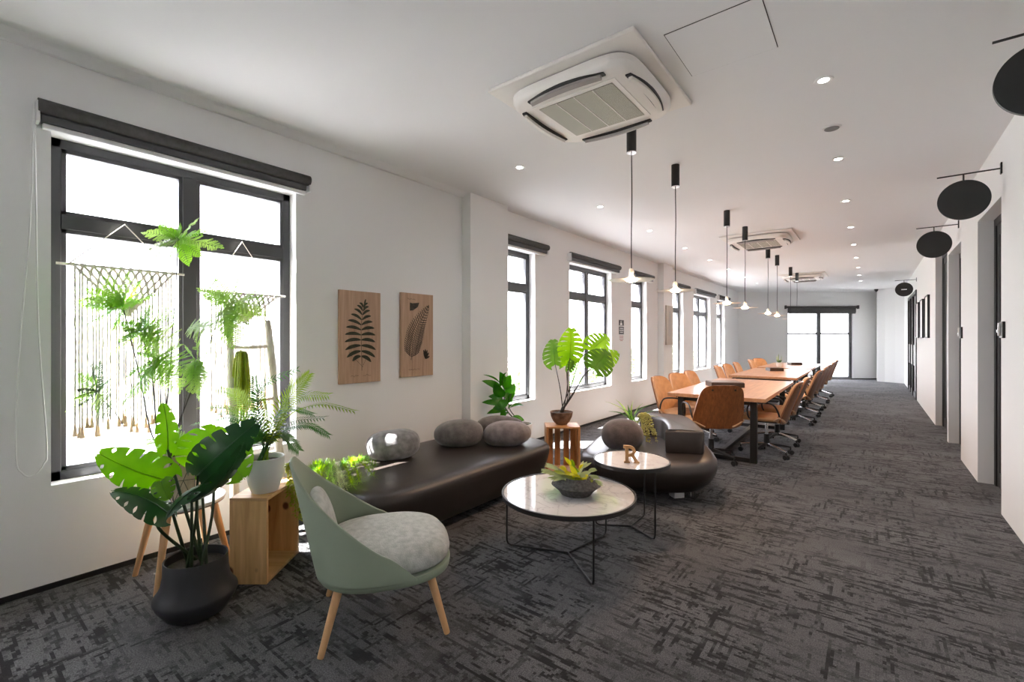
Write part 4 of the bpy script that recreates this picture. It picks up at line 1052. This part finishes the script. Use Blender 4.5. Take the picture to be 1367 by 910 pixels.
def crown(c, n, ln, m_, spread=(1., .35, .55), bias=V3((0, 0, .15)), droop=.5, leaf=.012, width=.42):
    for k in range(n):
        a = 2 * PI * (k + rnd.uniform(-.3, .3)) / n
        R_ = V3((CT, ST, 0)); F = V3((-ST, CT, 0))
        d = R_ * math.cos(a) * spread[0] + F * rnd.uniform(-1, 1) * spread[1] + V3((0, 0, math.sin(a) * spread[2])) + bias
        g = G(); feather(g, c, d, ln * rnd.uniform(.75, 1.1), rnd, droop, width, leaf=leaf); g.obj('frond', m_, t, smooth=0)
def fstem(px, r=.0045, top=None):
    P = [V3((rnd.uniform(-.03, .03), rnd.uniform(-.03, .03), .22))] + [fl(*p) for p in px]; stem(P, r, r * .55, 'stem', t, 7)
fstem([(207, 590), (186, 500), (168, 425), (160, 398)])
fstem([(214, 590), (203, 500), (191, 452), (188, 432)])
fstem([(222, 590), (228, 480), (234, 390), (238, 318)], .004)
fstem([(232, 590), (252, 530), (276, 470), (296, 410)], .004)
fstem([(205, 600), (178, 590), (155, 552), (128, 525)], .0032)
fstem([(218, 590), (214, 520), (212, 470), (210, 445)], .0042)
fstem([(238, 592), (246, 540), (255, 500), (262, 470)], .0032)
fstem([(226, 590), (222, 540), (216, 500)], .003)
# topmost crown
for e, ln, m_ in (((192, 308), .27, 'fernpale'), ((262, 292), .17, 'fernpale'), ((296, 327), .25, 'fernpale'), ((252, 352), .20, 'fern'), ((196, 350), .24, 'palesage'), ((210, 330), .2, 'fern'), ((240, 300), .12, 'fern'), ((214, 300), .2, 'fern'), ((276, 306), .2, 'fern'), ((222, 352), .2, 'fernpale'), ((268, 340), .2, 'fern'), ((226, 322), .16, 'fernpale'), ((200, 330), .2, 'palesage')):
    c = fl(238, 318); d = fl(*e) - c; g = G(); feather(g, c, d, d.length * 1.02, rnd, .12, .40, leaf=.0125); g.obj('frond', m_, t, smooth=0)
for c_, es, m_ in (((165, 408), ((108, 400), (118, 430), (140, 372), (185, 375), (205, 392), (150, 440), (120, 385), (170, 365)), 'fern'),
                   ((190, 440), ((150, 470), (165, 430), (200, 408), (228, 420), (235, 455), (160, 455), (210, 470), (190, 410)), 'fern'),
                   ((212, 475), ((170, 500), (185, 470), (240, 460), (250, 490), (180, 525), (238, 520), (215, 510), (165, 535)), 'fern'),
                   ((262, 480), ((262, 440), (248, 462), (280, 465), (258, 520), (276, 508), (245, 500), (265, 530)), 'fernpale'),
                   ((305, 403), ((268, 385), (290, 375), (318, 372), (348, 400), (352, 418), (300, 432), (330, 428), (310, 460), (272, 408)), 'fernpale'),
                   ((128, 522), ((78, 548), (108, 500), (122, 488), (146, 548), (100, 530), (135, 505)), 'ferndark'),
                   ((232, 596), ((200, 585), (262, 588), (250, 612), (215, 575), (240, 570), (268, 605), (205, 610)), 'fern'),
                   ((252, 437), ((270, 436), (284, 437)), 'fernpale')):
    for e in es + tuple((c_[0] + (a_[0] - c_[0]) * rnd.uniform(.5, .9) + rnd.uniform(-14, 14), c_[1] + (a_[1] - c_[1]) * rnd.uniform(.5, .9) + rnd.uniform(-12, 12)) for a_ in es if rnd.random() < .6):
        c = fl(*c_) + V3((rnd.uniform(-.01, .01), rnd.uniform(-.01, .01), rnd.uniform(-.01, .01))); d = fl(e[0], e[1], 2.745 + rnd.uniform(-.18, .03)) - c
        g = G(); feather(g, c, d, d.length * 1.05, rnd, .10, .50, npin=12, leaf=.0125); g.obj('frond', m_ if rnd.random() < .75 else 'fernpale', t, smooth=0)
g = G(); g.loft([hexa(.097, .235, .2), hexa(.01, .238, .2)]); g.obj('soil', 'soil', t, smooth=0)

# ---- palm in the white pot on the pine stand
KC = V3((-2.855, 1.262, .492))
t = thing('potted_palm', 'feathery palm in a round white pot on the pine box stand', 'potted plant', KC)
g = G(); g.lathe([(.060, 0), (.072, .004), (.088, .05), (.102, .12), (.107, .185), (.108, .205), (.104, .207), (.100, .203), (.098, .17)], 64, cap1=False); g.obj('pot', 'whitepot', t)
g = G(); g.lathe([(.099, .175), (0, .182)], 40, cap0=False, cap1=False); g.obj('soil', 'soil', t)
kd = 2.72
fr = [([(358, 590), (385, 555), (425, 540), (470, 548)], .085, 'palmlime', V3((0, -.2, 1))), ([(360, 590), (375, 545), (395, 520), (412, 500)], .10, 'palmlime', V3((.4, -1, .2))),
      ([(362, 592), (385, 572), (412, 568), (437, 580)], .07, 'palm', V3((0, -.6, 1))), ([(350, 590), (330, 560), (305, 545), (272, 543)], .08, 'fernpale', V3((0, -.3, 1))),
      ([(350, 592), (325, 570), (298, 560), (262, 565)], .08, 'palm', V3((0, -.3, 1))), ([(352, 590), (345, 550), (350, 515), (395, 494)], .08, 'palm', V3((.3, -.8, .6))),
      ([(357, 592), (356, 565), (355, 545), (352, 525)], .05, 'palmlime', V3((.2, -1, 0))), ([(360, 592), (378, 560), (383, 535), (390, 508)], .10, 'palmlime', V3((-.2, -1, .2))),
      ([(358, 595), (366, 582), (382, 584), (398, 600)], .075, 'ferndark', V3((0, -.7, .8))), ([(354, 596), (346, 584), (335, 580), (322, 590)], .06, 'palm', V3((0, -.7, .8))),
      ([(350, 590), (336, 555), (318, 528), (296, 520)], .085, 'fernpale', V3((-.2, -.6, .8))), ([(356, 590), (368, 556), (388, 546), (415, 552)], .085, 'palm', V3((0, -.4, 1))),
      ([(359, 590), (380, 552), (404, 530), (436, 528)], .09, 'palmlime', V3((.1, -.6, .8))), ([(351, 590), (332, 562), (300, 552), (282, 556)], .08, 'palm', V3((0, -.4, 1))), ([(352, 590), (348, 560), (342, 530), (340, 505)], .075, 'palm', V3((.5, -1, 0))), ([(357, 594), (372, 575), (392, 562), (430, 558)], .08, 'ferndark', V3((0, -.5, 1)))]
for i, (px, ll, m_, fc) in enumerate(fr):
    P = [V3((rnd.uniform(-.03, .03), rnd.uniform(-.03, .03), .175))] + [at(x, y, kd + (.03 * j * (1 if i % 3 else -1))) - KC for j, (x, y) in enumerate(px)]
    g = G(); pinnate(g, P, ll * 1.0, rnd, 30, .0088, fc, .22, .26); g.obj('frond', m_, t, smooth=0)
# ---- strands hung on the ladder
def hanging(name, label, cat, top, ends, rnd_seed, m_, bead=.010, nb=26, thick=.0):
    rn = random.Random(rnd_seed); t = thing(name, label, cat, top)
    for e in ends:
        g = G(); e = V3(e) - top; a = V3((e.x * .55, e.y * .55, min(.02, abs(e.z) * .12)))
        cur = spline([V3((0, 0, 0)), a, V3((e.x, e.y, e.z * .5)), e], 10); g.tube(cur, [.002 + thick * math.sin(PI * (.1 + .88 * i / (len(cur) - 1))) for i in range(len(cur))], 6)
        for i in range(nb):
            x = (i + .5) / nb * (len(cur) - 1); k = int(x); c = cur[k].lerp(cur[min(k + 1, len(cur) - 1)], x - k)
            for q in range(3):
                d = V3((rn.uniform(-1, 1), rn.uniform(-1, 1), rn.uniform(-1.1, .3))).normalized(); s_, n_ = frame_of(d); l = bead * rn.uniform(1.1, 2.)
                g.add([c, c + d * l * .5 + s_ * l * .26, c + d * l, c + d * l * .5 - s_ * l * .26], [(0, 1, 2, 3)])
        g.obj('strand', m_, t, smooth=0)
    return t
lt = at(323, 476, depth(la.lerp(lb, .125)) - .06)
td = depth(lt)
hanging('hanging_plant', 'yellow green hanging plant tied to the top rung of the driftwood ladder', 'hanging plant', lt,
        [at(x, y, td + dz) for x, y, dz in ((314, 556, 0), (318, 572, -.02), (322, 575, .02), (326, 572, 0), (330, 560, -.02), (333, 545, .01), (311, 535, .02), (321, 560, -.03), (328, 550, .03), (316, 565, .03), (325, 580, .0))], 3, 'strand', .014, 34, .0075)
lt = at(308, 433, depth(la) - .03)
hanging('moss_tuft', 'small tuft of green moss hung on the left rail of the driftwood ladder', 'moss', lt, [at(x, y, depth(la) - .04) for x, y in ((303, 452), (306, 458), (309, 455), (302, 445))], 4, 'fernpale', .014, 16)
lt = at(383, 624, 2.86)
hanging('trailing_plant', 'pale yellow green plant trailing down behind the sage lounge chair', 'hanging plant', lt,
        [at(x, y, 2.86 + dz) for x, y, dz in ((384, 662, 0), (389, 676, .02), (394, 688, 0), (400, 694, -.02), (391, 668, .03), (397, 682, .03), (386, 650, -.02), (402, 690, .0))], 6, 'strand', .016, 26)

# ---- artificial sprays lying on the bench end
BS = on_floor(448, 638, .43)
t = thing('foliage_spray', 'bright green needle foliage sprays lying on the sunny end of the leather bench', 'foliage', (BS.x, BS.y, BENCH_Z))
for i, (x, y, x2, y2, m_) in enumerate(((437, 620, 408, 640, 'palm'), (437, 620, 425, 650, 'palmlime'), (440, 622, 446, 655, 'fernpale'), (467, 615, 498, 634, 'palmlime'), (467, 615, 480, 642, 'palmlime'), (462, 618, 448, 640, 'palm'),
                                        (440, 618, 462, 650, 'palesage'), (432, 622, 412, 630, 'palmlime'), (470, 617, 500, 622, 'fern'), (455, 620, 470, 646, 'palmlime'), (445, 618, 432, 660, 'fern'), (450, 630, 455, 662, 'palesage'), (430, 625, 420, 645, 'palmlime'))):
    a = on_floor(x, y, .47 + .03 * rnd.random()) - t.location; b = on_floor(x2, y2, .46) - t.location; g = G()
    cur = spline([a, a.lerp(b, .5) + V3((0, 0, .035)), b], 8); g.tube(cur, .002, 5)
    for c in cur:
        for k in range(22):
            d = V3((rnd.gauss(0, 1), rnd.gauss(0, 1), rnd.gauss(.5, .7))).normalized() + (b - a).normalized() * .6; l = rnd.uniform(.03, .055); s_, n_ = frame_of(d); d.normalize()
            e = c + d * l; e.z = max(e.z, .012)
            g.add([c - s_ * .0016, c + s_ * .0016, e + s_ * .0008, e - s_ * .0008], [(0, 1, 2, 3)])
    if i in (0, 3): g.tube([a, a + V3((-.02, .0, .035))], .004, 6)
    g.obj('sprig', m_, t, smooth=0)

# ---- broad leaved plant in the corner by the pier
QC = V3((-3.095, 4.135, 0))
t = thing('leafy_plant', 'glossy broad leaved plant in a white pot behind the bench, under the narrow window', 'potted plant', QC)
g = G(); g.lathe([(.085, 0), (.10, .01), (.125, .44), (.125, .452), (.117, .452), (.115, .43)], 48, cap1=False); g.obj('pot', 'whitepot', t)
g = G(); g.lathe([(.116, .43), (0, .435)], 32, cap0=False, cap1=False); g.obj('soil', 'soil', t)
qd = depth(QC)
for x in ((668, 520), (676, 545), (682, 560)):
    pass
stem([V3((0, 0, .43)), at(675, 545, qd) - QC, at(673, 520, qd) - QC, at(668, 503, qd) - QC], .008, .004, 'gstem', t)
stem([V3((.02, .01, .43)), at(680, 545, qd) - QC, at(682, 525, qd - .05) - QC], .006, .004, 'gstem', t)
LVS = [((670, 520), (643, 508), .09), ((668, 512), (645, 500), .03), ((669, 515), (667, 496), .12), ((674, 520), (682, 500), .12), ((672, 530), (660, 510), .13), ((676, 528), (687, 512), .12), ((672, 535), (652, 529), .11), ((674, 540), (643, 537), .08),
       ((676, 540), (688, 525), .11), ((674, 545), (658, 545), .10), ((677, 548), (650, 552), .08), ((680, 545), (699, 541), .07), ((678, 552), (684, 540), .09), ((676, 550), (668, 556), .08), ((682, 558), (700, 561), .08), ((672, 515), (676, 497), .11), ((673, 526), (684, 536), .12), ((669, 523), (658, 518), .11), ((675, 533), (668, 548), .11)]
for i, (b, e, w) in enumerate(LVS):
    g = G(); B = at(*b, qd + rnd.uniform(-.05, .05)) - QC; T_ = at(*e, qd - .05 + rnd.uniform(-.12, .12)) - QC
    lance(g, B, T_, w, (CAM - QC).normalized() + V3((rnd.uniform(-.6, .6), rnd.uniform(-.6, .6), .7)), .12, .2); g.obj('leaf', 'lush', t, smooth=180)

# ---- monstera in the coconut bowl on the slatted crate
CC = V3((-2.615, 4.215, .485))
t = thing('bowl_monstera', 'lime green monstera on long stems in a brown coconut bowl on the slatted crate', 'potted plant', CC)
g = G(); g.lathe([(.045, 0), (.058, .004), (.088, .035), (.112, .085), (.122, .135), (.117, .138), (.110, .12)], 48, cap1=False); g.obj('bowl', 'bowl', t)
g = G(); g.lathe([(.112, .122), (0, .130)], 32, cap0=False, cap1=False); g.obj('soil', 'soil', t)
cd = depth(CC)
ML = [((761, 478), (763, 436), .245, -.12, 'mon_lime', 0.), ((741, 486), (738, 452), .26, .55, 'mon_olive', -.1), ((760, 494), (768, 474), .13, .0, 'mon_olive', .9), ((788, 468), (812, 448), .26, .1, 'mon_lime', .2),
      ((793, 492), (812, 468), .30, -.12, 'mon_olive', .1), ((800, 484), (826, 470), .24, .12, 'mon_lime', -.3), ((756, 488), (762, 470), .14, .1, 'mon_lime', .1)]
mid = [((757, 520), (758, 495)), ((748, 520), (743, 495)), ((760, 530), (760, 510)), ((764, 510), (774, 480)), ((768, 520), (782, 498)), ((766, 525), (780, 500)), ((758, 530), (757, 505))]
for i, (b, e, w, dz, m_, ro) in enumerate(ML):
    B, T_ = at(*b, cd + dz) - CC, at(*e, cd + dz * 1.2) - CC
    stem([V3((.02 * math.cos(i), .02 * math.sin(i), .125)), at(*mid[i][0], cd + dz * .3) - CC, at(*mid[i][1], cd + dz * .7) - CC, B], .006, .0042, 'stem' if i != 2 else 'gstem', t)
    monstera(B, T_, w * 1.12, (CAM - CC).normalized() + V3((0, 0, .2)), ro, 7, .05, .05, .38).obj('leaf', m_, t, smooth=180)

# ---- staghorn leaves in the stone bowl
t = BOWL; Ri = rotz(-.4)
def bl(x, y, d): return Ri @ (at(x, y, d) - BOWL.location)
bd = depth(BOWL.location)
SL = [((757, 640), (756, 611), 'yellow', -.02), ((757, 642), (762, 614), 'palmlime', .02), ((752, 642), (727, 620), 'palesage', .03), ((750, 644), (722, 628), 'palesage', -.02), ((765, 642), (777, 620), 'yellow', .0), ((768, 644), (796, 626), 'palesage', .05), ((768, 646), (800, 637), 'palesage', .0),
      ((762, 646), (785, 634), 'yellow', -.06), ((755, 646), (741, 630), 'strand', -.05), ((762, 648), (770, 636), 'yellow', -.08), ((750, 648), (735, 640), 'palesage', -.06), ((758, 648), (748, 622), 'yellow', .02), ((766, 648), (792, 642), 'strand', -.05), ((760, 650), (760, 634), 'yellow', -.09), ((752, 646), (732, 632), 'palesage', .0), ((770, 648), (805, 646), 'palesage', -.02), ((756, 650), (780, 650), 'yellow', -.1), ((763, 640), (784, 616), 'palesage', .07)]
for i, (b, e, m_, dz) in enumerate(SL):
    B = V3((rnd.uniform(-.05, .05), rnd.uniform(-.05, .05), .088)); T_ = bl(*e, bd + dz); g = G(); fc = V3((rnd.uniform(-.4, .4), -1, 1.))
    lance(g, B, B.lerp(T_, .75), .038, fc, .10, .2); M1 = B.lerp(T_, .55) + V3((0, 0, .012))
    tt = (T_ - B); sd = tt.cross(V3((0, 0, 1))).normalized()
    for q in (-.22, .0, .25): lance(g, M1, T_ + sd * q * tt.length * .75, .021, fc, .03, .2, 6)
    g.obj('leaf', m_, t, smooth=180)

# ---- strappy plant with bead strands on the curved sofa
HC = V3((-1.90, 4.46, .376))
t = thing('trailing_succulent', 'strappy green plant with pale bead strands, sitting behind the round cushion on the curved sofa', 'potted plant', HC)
g = G(); g.lathe([(.055, 0), (.07, .01), (.085, .12), (.085, .13), (.078, .13), (.076, .11)], 40, cap1=False); g.obj('pot', 'darkpot', t)
g = G(); g.lathe([(.077, .115), (0, .12)], 24, cap0=False, cap1=False); g.obj('soil', 'soil', t)
hd = depth(HC)
for i, e in enumerate(((812, 549), (808, 536), (822, 533), (838, 540), (830, 560), (858, 538), (875, 548), (880, 558), (845, 535), (824, 545), (862, 556), (835, 553), (868, 540), (850, 560))):
    T_ = at(*e, hd + rnd.uniform(-.1, .1)) - HC; B = V3((rnd.uniform(-.03, .03), rnd.uniform(-.03, .03), .12)); g = G()
    lance(g, B, T_, .022, V3((rnd.uniform(-.3, .3), -.5, 1)), .22, .3, 10); g.obj('leaf', ['palm', 'palesage', 'fernpale'][i % 3], t, smooth=180)
for i, (p1, e) in enumerate((((858, 552), (864, 588)), ((860, 552), (872, 580)), ((862, 552), (878, 592)), ((856, 553), (860, 580)), ((858, 553), (868, 592)), ((864, 553), (876, 580)), ((854, 553), (858, 572)), ((860, 553), (866, 578)))):
    g = G(); A = V3((.02, -.01, .13)); P = at(*p1, hd - .12) - HC; E_ = at(*e, hd - .16) - HC; cur = spline([A, P, E_], 12); g.tube(cur, .0015, 4)
    for c in cur[8:]:
        for k in range(5):
            d = V3((rnd.uniform(-1, 1), rnd.uniform(-1, 1), rnd.uniform(-.7, .5))).normalized() * .010; g.ell(c + d, (.006, .006, .007), 6, 4)
    g.obj('bead_strand', 'pearl', t, smooth=180)

# ---- little white pot on the furthest table
WC = V3((-1.70, 12.35, .742))
t = thing('small_pot_plant', 'small plant with upright pale shoots in a white pot on the furthest conference table', 'potted plant', WC)
g = G(); g.lathe([(.04, 0), (.055, .01), (.068, .10), (.064, .105), (.060, .095)], 32, cap1=False); g.obj('pot', 'whitepot', t)
g = G(); g.lathe([(.061, .093), (0, .095)], 20, cap0=False, cap1=False); g.obj('soil', 'soil', t)
for k in range(16):
    a = k * 2.4; r = .03 + .05 * rnd.random(); g = G(); up = k % 3 == 0
    lance(g, (0, 0, .09), (r * math.cos(a) * (1.2 if not up else .8), r * math.sin(a), .19 + (.12 if up else 0) * rnd.random() + (.04 if up else -.02)), .022, (math.cos(a), math.sin(a) - .5, .6), .1, .2); g.obj('leaf', 'palesage' if up else 'ferndark', t, smooth=180)
# ================================================================== LIGHT AND CAMERA
def light(name, kind, loc, energy, col=(1, 1, 1), size=.1, **kw):
    l = bpy.data.lights.new(name, kind); l.energy = energy; l.color = col
    if kind in ('POINT', 'SPOT'): l.shadow_soft_size = size
    for k, v in kw.items(): setattr(l, k, v)
    o = bpy.data.objects.new(name, l); COL.objects.link(o); o.location = loc; return o
sun = light('sun_light', 'SUN', (-10, -8, 20), SUN_E, (1, .985, .965), angle=.009)
sd = V3((.93, .74, -2.08)).normalized(); sun.rotation_euler = sd.to_track_quat('-Z', 'Y').to_euler()
for i, (x, y) in enumerate(dls):
    o = light('downlight_beam', 'SPOT', (x, y, H - .012), DOWN_E, (1, .97, .93), .04, spot_size=math.radians(120), spot_blend=.9)
for y in PEND:
    light('pendant_bulb', 'SPOT', (-1.44, y, H - 1.197), PEND_E, (1, .62, .38), .03, spot_size=math.radians(165), spot_blend=.6)
w = bpy.data.worlds.new('sky'); S.world = w; w.use_nodes = True; nt = w.node_tree; bg = nt.nodes['Background']
tc = nt.nodes.new('ShaderNodeTexCoord'); sp = nt.nodes.new('ShaderNodeSeparateXYZ'); cr = nt.nodes.new('ShaderNodeValToRGB')
e = cr.color_ramp.elements; e[0].position = .0; e[0].color = (.91, .90, .95, 1); e[1].position = .5; e[1].color = (.86, .88, 1., 1)
nt.links.new(tc.outputs['Generated'], sp.inputs[0]); nt.links.new(sp.outputs['Z'], cr.inputs[0]); nt.links.new(cr.outputs[0], bg.inputs[0])
bg.inputs[1].default_value = SKY_E
c = bpy.data.cameras.new('camera'); co = bpy.data.objects.new('camera', c); COL.objects.link(co)
co.location = CAM; co.rotation_euler = (PI / 2, 0, TH); c.sensor_width = 36.; c.lens = CF / 1367. * 36.; c.shift_y = (CHY - 455.) / 1367.; c.clip_start = .05; c.clip_end = 500
S.camera = co
vs_ = S.view_settings; vs_.view_transform = 'Standard'; vs_.look = 'None'; vs_.gamma = 1.; vs_.use_curve_mapping = False; vs_.exposure = EXPO
S.cycles.use_denoising = True
try:
    S.cycles.denoiser = 'OPENIMAGEDENOISE'
except Exception: pass
S.cycles.max_bounces = 10; S.cycles.diffuse_bounces = 6; S.cycles.transparent_max_bounces = 12; S.cycles.glossy_bounces = 4
S.cycles.sample_clamp_indirect = 6.; S.cycles.use_light_tree = True; S.cycles.caustics_reflective = False; S.cycles.caustics_refractive = False
